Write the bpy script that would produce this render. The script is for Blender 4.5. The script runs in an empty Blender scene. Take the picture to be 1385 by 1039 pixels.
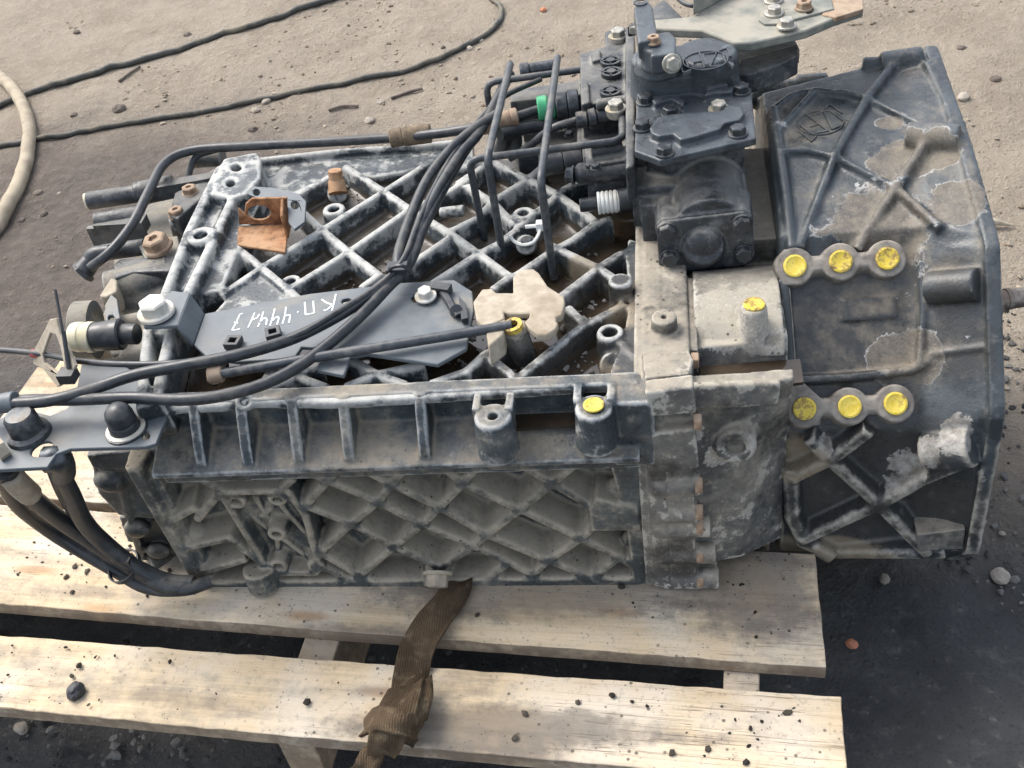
import bpy, bmesh, math, random
import numpy as np
from mathutils import Vector, Matrix
from mathutils.bvhtree import BVHTree
from mathutils.geometry import tessellate_polygon
rng = np.random.default_rng(7); random.seed(7)
S = bpy.context.scene; COL = S.collection
ZG = 0.45            # height of the gearbox's top deck above the ground; layout is written relative to that deck
# ------------------------------------------------------------------ camera, sky, sun, exposure
CX, CY, FPX = 692.5, 519.5, 1500.0
_p, _r, _tg = math.radians(41.5), math.radians(9.5), math.radians(-11.5)
_x0 = np.array([1., 0, 0]); _y0 = np.array([0, -math.sin(_p), -math.cos(_p)])
_rows = np.array([math.cos(_r)*_x0+math.sin(_r)*_y0, -math.sin(_r)*_x0+math.cos(_r)*_y0, [0, math.cos(_p), -math.sin(_p)]])
_ax = np.array([[math.cos(_tg), math.sin(_tg), 0], [-math.sin(_tg), math.cos(_tg), 0], [0, 0, 1.]])
CM = _rows @ _ax.T                                   # world -> camera rows (right, down, forward)
CAM = -CM.T @ (1.14*np.array([0, 0, 1.]))            # camera position relative to the deck
cam = bpy.data.cameras.new('camera'); co = bpy.data.objects.new('camera', cam); COL.objects.link(co)
cam.sensor_width = 36; cam.lens = FPX*36/1385; cam.clip_start = .02; cam.clip_end = 400
_R = Matrix(((CM[0][0], -CM[1][0], -CM[2][0]), (CM[0][1], -CM[1][1], -CM[2][1]), (CM[0][2], -CM[1][2], -CM[2][2])))
co.matrix_world = Matrix.Translation(Vector(CAM+[0, 0, ZG])) @ _R.to_4x4()
S.camera = co
SUN_EL, SUN_AZ = math.radians(52), math.radians(146)   # azimuth counted from +X to +Y: behind and left of the gearbox
W = bpy.data.worlds.new('World'); S.world = W; W.use_nodes = True
_n = W.node_tree.nodes; _bg = _n['Background']; _sky = _n.new('ShaderNodeTexSky'); _sky.sky_type = 'NISHITA'
_sky.sun_disc = False; _sky.sun_elevation = SUN_EL; _sky.sun_rotation = math.radians(90)-SUN_AZ
_sky.air_density = 1.0; _sky.dust_density = 4.0; _sky.ozone_density = 1.0
_hs = _n.new('ShaderNodeHueSaturation'); _hs.inputs['Saturation'].default_value = .52   # thin white overcast
W.node_tree.links.new(_sky.outputs[0], _hs.inputs['Color']); W.node_tree.links.new(_hs.outputs[0], _bg.inputs[0]); _bg.inputs[1].default_value = .15
sun = bpy.data.lights.new('sun', 'SUN'); so = bpy.data.objects.new('sun', sun); COL.objects.link(so)
sun.energy = .9; sun.angle = math.radians(34); sun.color = (1, .95, .88)
_d = Vector((math.cos(SUN_EL)*math.cos(SUN_AZ), math.cos(SUN_EL)*math.sin(SUN_AZ), math.sin(SUN_EL)))
so.rotation_euler = _d.to_track_quat('Z', 'Y').to_euler()
S.view_settings.view_transform = 'Standard'; S.view_settings.look = 'None'; S.view_settings.gamma = 1
S.view_settings.exposure = 1.22
S.cycles.max_bounces = 6; S.cycles.diffuse_bounces = 3; S.cycles.glossy_bounces = 3; S.cycles.caustics_reflective = False
# ------------------------------------------------------------------ layout helpers
A = np.array
def nrm(a): a = np.asarray(a, float); return a/np.linalg.norm(a)
def ray(px, py): return CM.T @ A([(px-CX)/FPX, (py-CY)/FPX, 1.])
def hit(px, py, p, n):
    d = ray(px, py); n = np.asarray(n, float); return CAM+d*(np.dot(np.asarray(p, float)-CAM, n)/np.dot(d, n))
def Z(px, py, z): return hit(px, py, (0, 0, z), (0, 0, 1))
def Y(px, py, y): return hit(px, py, (0, y, 0), (0, 1, 0))
def X(px, py, x): return hit(px, py, (x, 0, 0), (1, 0, 0))
N45 = A([0, -.70711, .70711])
def D(px, py, off): return hit(px, py, (0, .28-off*.70711, -.2+off*.70711), N45)
def Zs(l, z): return [Z(a, b, z) for a, b in l]
def Ys(l, y): return [Y(a, b, y) for a, b in l]
def frame(n, up=(0, 0, 1)):
    n = nrm(n); up = A(up, float)
    if abs(np.dot(n, up)) > .95: up = A([1., 0, 0])
    x = nrm(np.cross(up, n)); return x, np.cross(n, x), n
def smooth_path(p, k=6):
    p = [np.asarray(q, float) for q in p]
    if len(p) < 3: return p
    q = [2*p[0]-p[1]]+p+[2*p[-1]-p[-2]]; out = []
    for i in range(1, len(q)-2):
        for j in range(k):
            t = j/k; out.append(.5*((2*q[i])+(q[i+1]-q[i-1])*t+(2*q[i-1]-5*q[i]+4*q[i+1]-q[i+2])*t*t+(3*q[i]-q[i-1]-3*q[i+1]+q[i+2])*t**3))
    return out+[p[-1]]
def arc(c, r, a0, a1, n=10): return [(c[0]+r*math.cos(math.radians(a0+(a1-a0)*i/n)), c[1]+r*math.sin(math.radians(a0+(a1-a0)*i/n))) for i in range(n+1)]

class MB:                                            # collects closed shapes, links them as one mesh
    def __init__(s): s.v = []; s.f = []
    def add(s, v, f):
        o = len(s.v); s.v += [tuple(map(float, q)) for q in v]; s.f += [tuple(i+o for i in g) for g in f]; return s
    def prism(s, poly, vec):
        poly = [np.asarray(q, float) for q in poly]; vec = np.asarray(vec, float); n = len(poly)
        return s.add(poly+[q+vec for q in poly], [tuple(range(n)), tuple(range(2*n-1, n-1, -1))]+[(i, i+n, (i+1) % n+n, (i+1) % n) for i in range(n)])
    def plate(s, outer, holes, vec):                 # polygon with holes, extruded
        loops = [[Vector(q) for q in outer]]+[[Vector(q) for q in h] for h in holes]
        tri = tessellate_polygon(loops); pts = [np.array(q) for l in loops for q in l]; n = len(pts); vec = np.asarray(vec, float)
        f = [tuple(t) for t in tri]+[tuple(i+n for i in reversed(t)) for t in tri]; o = 0
        for l in loops:
            m = len(l); f += [(o+i, o+(i+1) % m, o+(i+1) % m+n, o+i+n) for i in range(m)]; o += m
        return s.add(pts+[q+vec for q in pts], f)
    def box(s, c, h, ax=None):
        ax = np.eye(3) if ax is None else np.array(ax); c = np.asarray(c, float)
        P = [c-ax[0]*h[0]-ax[1]*h[1]-ax[2]*h[2]+2*(ax[0]*h[0]*a+ax[1]*h[1]*b) for a, b in ((0, 0), (1, 0), (1, 1), (0, 1))]
        return s.prism(P, ax[2]*2*h[2])
    def beam(s, a, b, up, wt, wb, h, ext=.3):        # rib: top at a,b ; widths at top and bottom ; depth h
        a = np.asarray(a, float); b = np.asarray(b, float); d = b-a
        if np.linalg.norm(d) < 1e-6: return s
        d = nrm(d); up = nrm(np.asarray(up)-d*np.dot(up, d)); sd = np.cross(up, d)
        a = a-d*wt*ext; b = b+d*wt*ext
        sec = [(-wb/2, -h), (wb/2, -h), (wt/2, -wt*.25), (wt*.3, 0), (-wt*.3, 0), (-wt/2, -wt*.25)]
        return s.prism([a+sd*x+up*y for x, y in sec], b-a)
    def rib(s, pts, up, wt, wb, h):
        for a, b in zip(pts[:-1], pts[1:]): s.beam(a, b, up, wt, wb, h)
        return s
    def lathe(s, c, ax, prof, n=20, ref=(0, 0, 1)):  # prof: (radius, height) closed loop or from axis to axis
        x, y, a = frame(ax, ref); c = np.asarray(c, float); v = []; f = []; m = len(prof)
        ring = []
        for r, h in prof:
            if r < 1e-6: ring.append([len(v)]); v.append(c+a*h)
            else: ring.append(list(range(len(v), len(v)+n))); v += [c+a*h+r*(x*math.cos(2*math.pi*i/n)+y*math.sin(2*math.pi*i/n)) for i in range(n)]
        pairs = list(zip(range(m-1), range(1, m)))
        if len(ring[0]) > 1: pairs.append((m-1, 0))
        for i, j in pairs:
            p, q = ring[i], ring[j]
            for k in range(n):
                l = (k+1) % n
                if len(p) == 1 and len(q) == 1: break
                if len(p) == 1: f.append((p[0], q[l], q[k]))
                elif len(q) == 1: f.append((p[k], p[l], q[0]))
                else: f.append((p[k], p[l], q[l], q[k]))
        return s.add(v, f)
    def cyl(s, a, b, r0, r1=None, n=20, ch=.0):
        a = np.asarray(a, float); b = np.asarray(b, float); h = np.linalg.norm(b-a); r1 = r0 if r1 is None else r1
        pr = [(0, 0), (r0, 0), (r1, h), (0, h)] if not ch else [(0, 0), (r0-ch, 0), (r0, ch), (r1, h-ch), (r1-ch, h), (0, h)]
        return s.lathe(a, b-a, pr, n)
    def cup(s, a, b, r0, r1, ri, depth, n=24):       # boss with a bore of radius ri
        a = np.asarray(a, float); b = np.asarray(b, float); h = np.linalg.norm(b-a)
        return s.lathe(a, b-a, [(0, 0), (r0, 0), (r1, h-.0012), (r1-.0012, h), (ri+.0008, h), (ri, h-.0008), (ri, h-depth), (0, h-depth)], n)
    def tube(s, path, r, n=10, sm=6):
        p = smooth_path(path, sm) if sm else [np.asarray(q, float) for q in path]; v = []; f = []; m = len(p)
        R = r if hasattr(r, '__len__') else [r]*m
        if len(R) != m: R = np.interp(np.linspace(0, 1, m), np.linspace(0, 1, len(R)), R)
        t = nrm(p[1]-p[0]); x, y, _ = frame(t)
        for i in range(m):
            t2 = nrm(p[min(i+1, m-1)]-p[max(i-1, 0)]); x = nrm(x-t2*np.dot(x, t2)); y = np.cross(t2, x)
            v += [p[i]+R[i]*(x*math.cos(2*math.pi*k/n)+y*math.sin(2*math.pi*k/n)) for k in range(n)]
        for i in range(m-1):
            for k in range(n): l = (k+1) % n; f.append((i*n+k, i*n+l, i*n+n+l, i*n+n+k))
        f.append(tuple(range(n-1, -1, -1))); f.append(tuple(range((m-1)*n, m*n)))
        return s.add(v, f)
    def ball(s, c, r, sc=(1, 1, 1), ax=None, n=14):
        ax = np.eye(3) if ax is None else np.array(ax)
        m = MB().lathe((0, 0, 0), (0, 0, 1), [(0, -1)]+[(math.cos(t), math.sin(t)) for t in np.linspace(-1.35, 1.35, 9)]+[(0, 1)], n)
        P = np.array(m.v)*r*np.array(sc)
        return s.add(P @ ax+np.asarray(c), m.f)
    def loft(s, secs):
        n = len(secs[0]); v = [q for sec in secs for q in sec]; f = [tuple(range(n)), tuple(range((len(secs)-1)*n, len(secs)*n))[::-1]]
        for i in range(len(secs)-1):
            for k in range(n): l = (k+1) % n; f.append((i*n+k, i*n+n+k, i*n+n+l, i*n+l))
        return s.add(v, f)
    def mesh(s, name='m', smooth=None):
        me = bpy.data.meshes.new(name); P = np.array(s.v); P[:, 2] += ZG
        me.from_pydata(P.tolist(), [], s.f)
        bm = bmesh.new(); bm.from_mesh(me); bmesh.ops.recalc_face_normals(bm, faces=bm.faces); bm.to_mesh(me); bm.free()
        if smooth is not None:
            me.polygons.foreach_set('use_smooth', [True]*len(me.polygons)); me.set_sharp_from_angle(angle=math.radians(smooth))
        return me
    def bvh(s): return BVHTree.FromPolygons([Vector(q) for q in s.v], s.f)

def RC(b, px, py):
    d = Vector(ray(px, py)).normalized(); p, n, i, t = b.ray_cast(Vector(CAM), d)
    if p is None: return (Z(px, py, .07), A([0, 0, 1.])) if py < 400 else (Y(px, py, .03), A([0, -1., 0]))
    if n.dot(d) > 0: n = -n
    return np.array(p), np.array(n)

WMX = {}
def link(o, parent=None, M=None):
    M = M or Matrix.Identity(4); COL.objects.link(o); WMX[o.name] = M
    if parent is not None:
        o.parent = parent; o.matrix_parent_inverse = WMX[parent.name].inverted()
    o.matrix_basis = M; return o
def thing(name, label, cat, loc, group=None):
    o = bpy.data.objects.new(name, None); o.empty_display_size = .1
    link(o, None, Matrix.Translation((loc[0], loc[1], loc[2]+ZG))); return tag(o, label, cat, group)
def tag(o, label, cat, group=None, kind=None):
    if label: o['label'] = label
    if cat: o['category'] = cat
    if group: o['group'] = group
    if kind: o['kind'] = kind
    return o
def obj(name, mb, mat, parent=None, smooth=38, bevel=0, M=None, label=None):
    me = mb if isinstance(mb, bpy.types.Mesh) else mb.mesh(name, smooth)
    if not me.materials: me.materials.append(mat)
    o = bpy.data.objects.new(name, me); link(o, parent, M)
    if bevel:
        m = o.modifiers.new('bevel', 'BEVEL'); m.width = bevel; m.segments = 2; m.limit_method = 'ANGLE'; m.angle_limit = math.radians(35); m.harden_normals = False
    if label: o['label'] = label
    return o
def inst(name, me, parent, p, n, sc=1., spin=0., ref=(0, 0, 1), label=None):   # a copy of a small mesh built round its own origin, axis +Z along n
    x, y, a = frame(n, ref); R = Matrix(((x[0], y[0], a[0]), (x[1], y[1], a[1]), (x[2], y[2], a[2]))).to_4x4()
    M = Matrix.Translation((p[0], p[1], p[2]+ZG)) @ R @ Matrix.Rotation(spin, 4, 'Z') @ Matrix.Diagonal((sc, sc, sc, 1))
    o = bpy.data.objects.new(name, me); link(o, parent, M)
    if label: o['label'] = label
    return o
def lmesh(mb, mat, smooth=35, name='small'):          # mesh kept round its own origin
    mb.v = [(a, b, c-ZG) for a, b, c in mb.v]; me = mb.mesh(name, smooth); me.materials.append(mat); return me

def relax(P, E, it, lam=.5, mu=0.):
    n = len(P); deg = np.bincount(E.ravel(), minlength=n).astype(float); deg[deg == 0] = 1
    for k in range(it):
        for w in ((lam, mu) if mu else (lam,)):
            s = np.stack([np.bincount(E[:, 0], P[E[:, 1], c], n)+np.bincount(E[:, 1], P[E[:, 0], c], n) for c in range(3)], 1)/deg[:, None]
            P = P+w*(s-P)
    return P
def cast(name, mb, vs, mat, parent, it=3, rough=0.0, M=None):
    """fuse overlapping shapes into one casting with fillets; store how convex each spot is (attribute 'edge')"""
    tmp = bpy.data.objects.new('tmp', mb.mesh('tmp')); COL.objects.link(tmp)
    m = tmp.modifiers.new('r', 'REMESH'); m.mode = 'VOXEL'; m.voxel_size = vs; m.adaptivity = 0
    dg = bpy.context.evaluated_depsgraph_get(); me = bpy.data.meshes.new_from_object(tmp.evaluated_get(dg)); bpy.data.objects.remove(tmp)
    n = len(me.vertices); P = np.zeros(n*3); me.vertices.foreach_get('co', P); P = P.reshape(-1, 3)
    E = np.zeros(len(me.edges)*2, np.int64); me.edges.foreach_get('vertices', E); E = E.reshape(-1, 2)
    P = relax(P, E, it, .5)
    if rough: P = P+rough*(vnoise(P*60, 3)[:, None]-.5)*np.array([.6, .6, 1.])
    me.vertices.foreach_set('co', P.ravel()); me.update()
    Q = relax(P, E, 5, .5); Nn = np.zeros(n*3); me.vertices.foreach_get('normal', Nn); Nn = Nn.reshape(-1, 3)
    c = ((P-Q)*Nn).sum(1)/vs
    Q2 = relax(P, E, 26, .5); c2 = ((P-Q2)*Nn).sum(1)/vs
    at = me.attributes.new('edge', 'FLOAT', 'POINT'); at.data.foreach_set('value', np.clip(c*2.0+c2*.45, -1, 1).astype(np.float32))
    me.polygons.foreach_set('use_smooth', [True]*len(me.polygons)); me.materials.clear(); me.materials.append(mat); me.name = name
    return obj(name, me, mat, parent, M=M)
_perm = rng.permutation(4096)
def _h(i, j, k): return (_perm[(_perm[(_perm[i & 4095]+j) & 4095]+k) & 4095])/4095.
def vnoise(P, octv=4, gain=.5):
    P = np.asarray(P, float); tot = 0; amp = 1; out = np.zeros(len(P))
    for o in range(octv):
        q = P*2**o+o*17.3; i = np.floor(q).astype(int); f = q-i; f = f*f*(3-2*f); a = 0
        for dx in (0, 1):
            for dy in (0, 1):
                for dz in (0, 1):
                    w = (f[:, 0] if dx else 1-f[:, 0])*(f[:, 1] if dy else 1-f[:, 1])*(f[:, 2] if dz else 1-f[:, 2])
                    a = a+w*_h(i[:, 0]+dx, i[:, 1]+dy, i[:, 2]+dz)
        out += amp*a; tot += amp; amp *= gain
    return out/tot
# ------------------------------------------------------------------ materials
class NT:
    def __init__(s, name):
        s.m = bpy.data.materials.new(name); s.m.use_nodes = True; s.t = s.m.node_tree; s.b = s.t.nodes['Principled BSDF']; s.tc = None
    def n(s, ty, **k):
        o = s.t.nodes.new(ty)
        for a, b in k.items(): setattr(o, a, b)
        return o
    def set(s, sock, v):
        if isinstance(v, bpy.types.NodeSocket): s.t.links.new(v, sock)
        elif isinstance(v, tuple) and len(v) == 3 and sock.type == 'RGBA': sock.default_value = (*v, 1)
        else: sock.default_value = v
    def obj(s):
        if not s.tc: s.tc = s.n('ShaderNodeTexCoord').outputs['Object']
        return s.tc
    def map(s, scale=(1, 1, 1), rot=(0, 0, 0), vec=None):
        o = s.n('ShaderNodeMapping'); s.set(o.inputs['Vector'], vec or s.obj()); o.inputs['Scale'].default_value = scale; o.inputs['Rotation'].default_value = rot; return o.outputs[0]
    def noise(s, sc, det=6, ro=.55, dist=0., vec=None):
        o = s.n('ShaderNodeTexNoise'); s.set(o.inputs['Vector'], vec or s.obj()); o.inputs['Scale'].default_value = sc; o.inputs['Detail'].default_value = det
        o.inputs['Roughness'].default_value = ro; o.inputs['Distortion'].default_value = dist; return o.outputs[0]
    def vor(s, sc, vec=None, rand=1., feature='F1'):
        o = s.n('ShaderNodeTexVoronoi', feature=feature); s.set(o.inputs['Vector'], vec or s.obj()); o.inputs['Scale'].default_value = sc; o.inputs['Randomness'].default_value = rand; return o.outputs[0]
    def ma(s, op, a, b=0., c=None, clamp=False):
        o = s.n('ShaderNodeMath', operation=op, use_clamp=clamp); s.set(o.inputs[0], a); s.set(o.inputs[1], b)
        if c is not None: s.set(o.inputs[2], c)
        return o.outputs[0]
    def ss(s, x, lo, hi, a=0., b=1.):
        o = s.n('ShaderNodeMapRange', interpolation_type='SMOOTHSTEP', clamp=True); s.set(o.inputs['Value'], x)
        for k, v in (('From Min', lo), ('From Max', hi), ('To Min', a), ('To Max', b)): o.inputs[k].default_value = v
        return o.outputs[0]
    def mix(s, f, a, b):
        o = s.n('ShaderNodeMix', data_type='RGBA'); s.set(o.inputs[0], f); s.set(o.inputs[6], a); s.set(o.inputs[7], b); return o.outputs[2]
    def attr(s, nm): return s.n('ShaderNodeAttribute', attribute_name=nm).outputs['Fac']
    def blob(s, c, r, sq=(1, 1, 1)):                 # 1 at c, 0 at distance r
        v = s.n('ShaderNodeVectorMath', operation='SUBTRACT'); s.set(v.inputs[0], s.obj()); v.inputs[1].default_value = (c[0], c[1], c[2]+ZG)
        w = s.n('ShaderNodeVectorMath', operation='MULTIPLY'); s.set(w.inputs[0], v.outputs[0]); w.inputs[1].default_value = tuple(1/(r*q) for q in sq)
        l = s.n('ShaderNodeVectorMath', operation='LENGTH'); s.set(l.inputs[0], w.outputs[0])
        return s.ma('SUBTRACT', 1., l.outputs['Value'], clamp=True)
    def sep(s, sock, i):
        o = s.n('ShaderNodeSeparateXYZ'); s.set(o.inputs[0], sock); return o.outputs[i]
    def nz(s): return s.sep(s.n('ShaderNodeNewGeometry').outputs['Normal'], 2)
    def bump(s, h, st=.3, dist=.002, prev=None):
        o = s.n('ShaderNodeBump'); s.set(o.inputs['Height'], h); o.inputs['Strength'].default_value = st; o.inputs['Distance'].default_value = dist
        if prev: s.set(o.inputs['Normal'], prev)
        s.set(s.b.inputs['Normal'], o.outputs[0]); return o.outputs[0]
    def out(s, col, rough=.5, metal=0., spec=.5):
        s.set(s.b.inputs['Base Color'], col); s.set(s.b.inputs['Roughness'], rough); s.set(s.b.inputs['Metallic'], metal); s.b.inputs['Specular IOR Level'].default_value = spec; return s.m

def cast_mat(name, paint=(.037, .049, .057), paint2=(.066, .084, .095), worn=(.42, .44, .44), edge=(.45, 1.0), dust=(.29, .235, .165), dust_lv=(.62, .85), up=.12,
             bare=(.24, .225, .2), patches=(), patches2=(), tar_shade=(), where=None, floor=None, speck2=.28, peel=None, ox=None, rough=.42, specks=.5, mud=None):
    t = NT(name); n1 = t.noise(9, 8, .6); n2 = t.noise(55, 9, .7); n3 = t.noise(330, 4, .65); n4 = t.noise(23, 9, .68); n5 = t.noise(120, 8, .72)
    c = t.mix(t.ss(n1, .35, .65), paint, paint2)
    c = t.mix(t.ss(n4, .52, .40, 0, .55), c, tuple(q*.45 for q in paint)); c = t.mix(t.ss(n2, .55, .72, 0, .6), c, tuple(q*2.1 for q in paint2))
    r = t.ma('ADD', t.ss(n2, .3, .7, rough-.08, rough+.14), t.ss(n4, .5, .38, 0, -.2))   # oily where it is blackest
    e = t.attr('edge')
    if ox:                                           # pale oxide bloom in drifts
        o_ = t.ma('ADD', t.ma('ADD', t.ma('MULTIPLY', n4, .55), t.ma('MULTIPLY', n2, .45)), t.ma('MULTIPLY', t.ss(e, -.2, .8), .07))
        if where: wh = t.ss(t.blob(*where), .0, .55, -.16, .04); o_ = t.ma('ADD', o_, wh)
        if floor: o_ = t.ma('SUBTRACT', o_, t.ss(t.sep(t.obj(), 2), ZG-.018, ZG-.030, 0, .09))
        o_ = t.ss(o_, *ox)
        c = t.mix(o_, c, t.mix(n3, tuple(q*.62 for q in worn), worn)); r = t.ma('ADD', r, t.ma('MULTIPLY', o_, .25))
    if tar_shade:                                          # black oil film over the paint; also the bell slot's darkness, painted in
        k = t.blob(*tar_shade[0])
        for pt in tar_shade[1:]: k = t.ma('MAXIMUM', k, t.blob(*pt))
        kt = t.ss(t.ma('ADD', k, t.ma('MULTIPLY', t.ma('SUBTRACT', n4, .5), .9)), .1, .5); c = t.mix(t.ma('MULTIPLY', kt, .85), c, t.mix(n2, (.022, .022, .021), (.06, .058, .054)))
    # paint flaked off: bare, dull grey metal with a chalky rim
    if patches or peel:
        k = 0.
        for pt in patches: k = t.ma('MAXIMUM', k, t.blob(*pt)) if not isinstance(k, float) else t.blob(*pt)
        if isinstance(k, float): k = t.ma('MULTIPLY', n1, 0.)
        nn = t.ma('ADD', t.ma('MULTIPLY', n4, .75), t.ma('MULTIPLY', n1, .35))
        f = t.ma('ADD', t.ma('MULTIPLY', k, .6), nn)
        if peel: f = t.ma('MAXIMUM', f, t.ma('ADD', t.ma('MULTIPLY', t.noise(peel[1], 7, .6, .3), 1.), peel[0]))
        ip = t.ss(f, .69, .725); rim = t.ma('SUBTRACT', t.ss(f, .685, .70), t.ss(f, .705, .73), clamp=True)
        bc = t.mix(t.ss(n2, .35, .7), tuple(q*.55 for q in bare), bare); bc = t.mix(t.ss(n3, .5, .75, 0, .6), bc, tuple(min(1, q*1.9) for q in bare))
        c = t.mix(ip, c, bc); c = t.mix(t.ma('MULTIPLY', rim, t.ss(n4, .42, .62, .05, .7)), c, (.55, .55, .53)); r = t.ma('ADD', r, t.ma('MULTIPLY', ip, .2))
    if patches2:                                     # pale corroded metal where the paint has burst
        k = t.blob(*patches2[0])
        for pt in patches2[1:]: k = t.ma('MAXIMUM', k, t.blob(*pt))
        f = t.ma('ADD', t.ma('MULTIPLY', k, .85), t.ma('ADD', t.ma('MULTIPLY', n4, .6), t.ma('MULTIPLY', n2, .4))); ip = t.ss(t.ma('ADD', f, t.ma('MULTIPLY', t.ma('SUBTRACT', n5, .5), .5)), .84, .88)
        c = t.mix(ip, c, t.mix(t.ss(n2, .35, .7), (.15, .14, .12), (.44, .43, .40))); r = t.ma('ADD', r, t.ma('MULTIPLY', ip, .25))
    if where: e = t.ma('ADD', e, t.ss(t.blob(*where), .0, .55, -.75, .0))
    ee = t.ss(t.ma('ADD', e, t.ma('MULTIPLY', t.ma('SUBTRACT', t.ma('ADD', t.ma('MULTIPLY', n2, .5), t.ma('MULTIPLY', n4, .5)), .5), 2.6)), *edge)
    c = t.mix(ee, c, t.mix(t.ss(n2, .3, .7), tuple(q*.55 for q in worn), worn))
    # dust: lies on what faces up and packs into hollows
    dz = t.ma('ADD', t.ma('MULTIPLY', n1, .55), t.ma('MULTIPLY', n2, .45))
    dz = t.ma('ADD', dz, t.ma('MULTIPLY', t.ss(t.nz(), .2, 1.), up)); dz = t.ma('ADD', dz, t.ma('MULTIPLY', t.ss(e, -.1, -.9), .12))
    du = t.ss(dz, *dust_lv)
    c = t.mix(t.ma('MULTIPLY', du, .82), c, t.mix(n4, tuple(q*.7 for q in dust), dust)); r = t.ma('ADD', r, t.ma('MULTIPLY', du, .35), clamp=True)
    c = t.mix(t.ss(n5, .54, .63, 0, .42), c, t.mix(.5, c, (.012, .012, .012))); c = t.mix(t.ss(n5, .44, .34, 0, speck2), c, tuple(min(.6, q*1.25) for q in dust))
    if floor:                                        # silt that has settled in the pockets
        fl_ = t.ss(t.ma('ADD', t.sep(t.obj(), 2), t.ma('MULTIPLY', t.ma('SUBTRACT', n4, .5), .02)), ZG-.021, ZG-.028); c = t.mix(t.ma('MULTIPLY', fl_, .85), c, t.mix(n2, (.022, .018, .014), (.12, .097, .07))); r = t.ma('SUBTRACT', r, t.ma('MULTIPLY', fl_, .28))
    if mud:                                          # big dirt stains with their own outline
        k = 0.
        for pt in mud: k = t.ma('MAXIMUM', k, t.blob(*pt)) if not isinstance(k, float) else t.blob(*pt)
        km = t.ss(t.ma('ADD', k, t.ma('MULTIPLY', t.ma('SUBTRACT', n4, .5), 1.2)), .25, .55)
        c = t.mix(t.ma('MULTIPLY', km, .75), c, t.mix(n2, (.16, .13, .09), (.36, .3, .21)))
    if specks:
        v = t.vor(95); sp = t.ma('MULTIPLY', t.ss(v, .2, .1), t.ss(t.noise(14, 3), .5, .62))
        c = t.mix(t.ma('MULTIPLY', sp, specks), c, (.02, .017, .015))
    t.bump(t.ma('ADD', t.ma('MULTIPLY', n3, .45), t.ma('ADD', t.ma('MULTIPLY', n5, .5), n2)), .5, .002)
    return t.out(c, r)
def simple_mat(name, c1, c2, rough=.5, sc=60, metal=0., bump=.15, dust=None, spec=.5, dlv=(.5, .75)):
    t = NT(name); a = t.noise(sc, 6, .6); b = t.noise(sc*.22, 5, .6)
    c = t.mix(t.ss(a, .3, .7), c1, c2); r = t.ss(a, .3, .7, rough-.06, rough+.1)
    if dust:
        d = t.ss(t.ma('ADD', t.ma('MULTIPLY', b, .7), t.ma('ADD', t.ma('MULTIPLY', a, .3), t.ma('MULTIPLY', t.nz(), .08))), *dlv)
        c = t.mix(t.ma('MULTIPLY', d, .8), c, dust); r = t.ma('ADD', r, t.ma('MULTIPLY', d, .3), clamp=True)
    if bump: t.bump(a, bump, .001)
    return t.out(c, r, metal, spec)
DUST = (.3, .25, .18)
# ------------------------------------------------------------------ ground
def ground_mat():
    t = NT('dry_dirt'); P = t.obj(); n0 = t.noise(.9, 6, .6); n1 = t.noise(5, 9, .65); n2 = t.noise(38, 8, .68); n3 = t.noise(210, 6, .7); v = t.vor(70)
    tan = t.mix(t.ss(n1, .3, .7), (.285, .24, .185), (.385, .33, .262)); tan = t.mix(t.ss(n2, .45, .75), tan, (.40, .345, .275)); tan = t.mix(t.ss(n3, .54, .72, 0, .6), tan, (.17, .13, .09))
    drk = t.mix(t.ss(n1, .3, .7), (.05, .051, .054), (.105, .105, .103)); drk = t.mix(t.ss(n2, .5, .8, 0, .8), drk, (.20, .195, .185)); drk = t.mix(t.ss(n3, .52, .72, 0, .7), drk, (.022, .022, .023))
    # where the yard is oily, dark and trodden: round the pallet and towards the front
    x, y = t.sep(P, 0), t.sep(P, 1)
    m = t.ma('SUBTRACT', .36, t.ma('ADD', y, t.ma('MULTIPLY', t.ma('ADD', x, -.6, clamp=False), .12)))
    m = t.ma('ADD', t.ma('MULTIPLY', m, 1.7), t.ma('MULTIPLY', t.ma('SUBTRACT', t.ma('ADD', t.ma('MULTIPLY', n0, .6), t.ma('MULTIPLY', n1, .4)), .5), 2.2))
    m = t.ss(m, -.25, .45)
    l = t.blob((-1.0, .7, -.45), 1.1); l = t.ss(t.ma('ADD', l, t.ma('MULTIPLY', t.ma('SUBTRACT', n1, .5), .8)), .08, .5)
    mid = t.mix(t.ss(n2, .3, .7), (.085, .07, .062), (.145, .12, .104)); c = t.mix(t.ma('MULTIPLY', l, .85), tan, mid)
    c = t.mix(m, c, drk)
    pb = t.ss(v, .3, .1); c = t.mix(t.ma('MULTIPLY', pb, t.ss(n2, .5, .7, 0, .45)), c, (.42, .38, .32))
    h = t.ma('ADD', t.ma('ADD', t.ma('MULTIPLY', n2, 1.), t.ma('MULTIPLY', n3, .45)), t.ma('MULTIPLY', pb, .15))
    t.bump(h, 1., .018); return t.out(c, t.ss(m, 0, 1, .92, .68), 0, .35)
M_GROUND = ground_mat()
def axis_pts(lo, hi, c, fine, n): # dense round c
    s = np.linspace(-1, 1, n); k = 6.5
    q = np.sinh(s*k)/np.sinh(k); return c+np.where(q < 0, q*(c-lo), q*(hi-c))+s*fine
gx = axis_pts(-60, 60, -.2, 1.9, 420); gy = axis_pts(-40, 70, .9, 1.8, 420)
GX, GY = np.meshgrid(gx, gy); GP = np.stack([GX.ravel(), GY.ravel(), np.zeros(GX.size)], 1)
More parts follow.
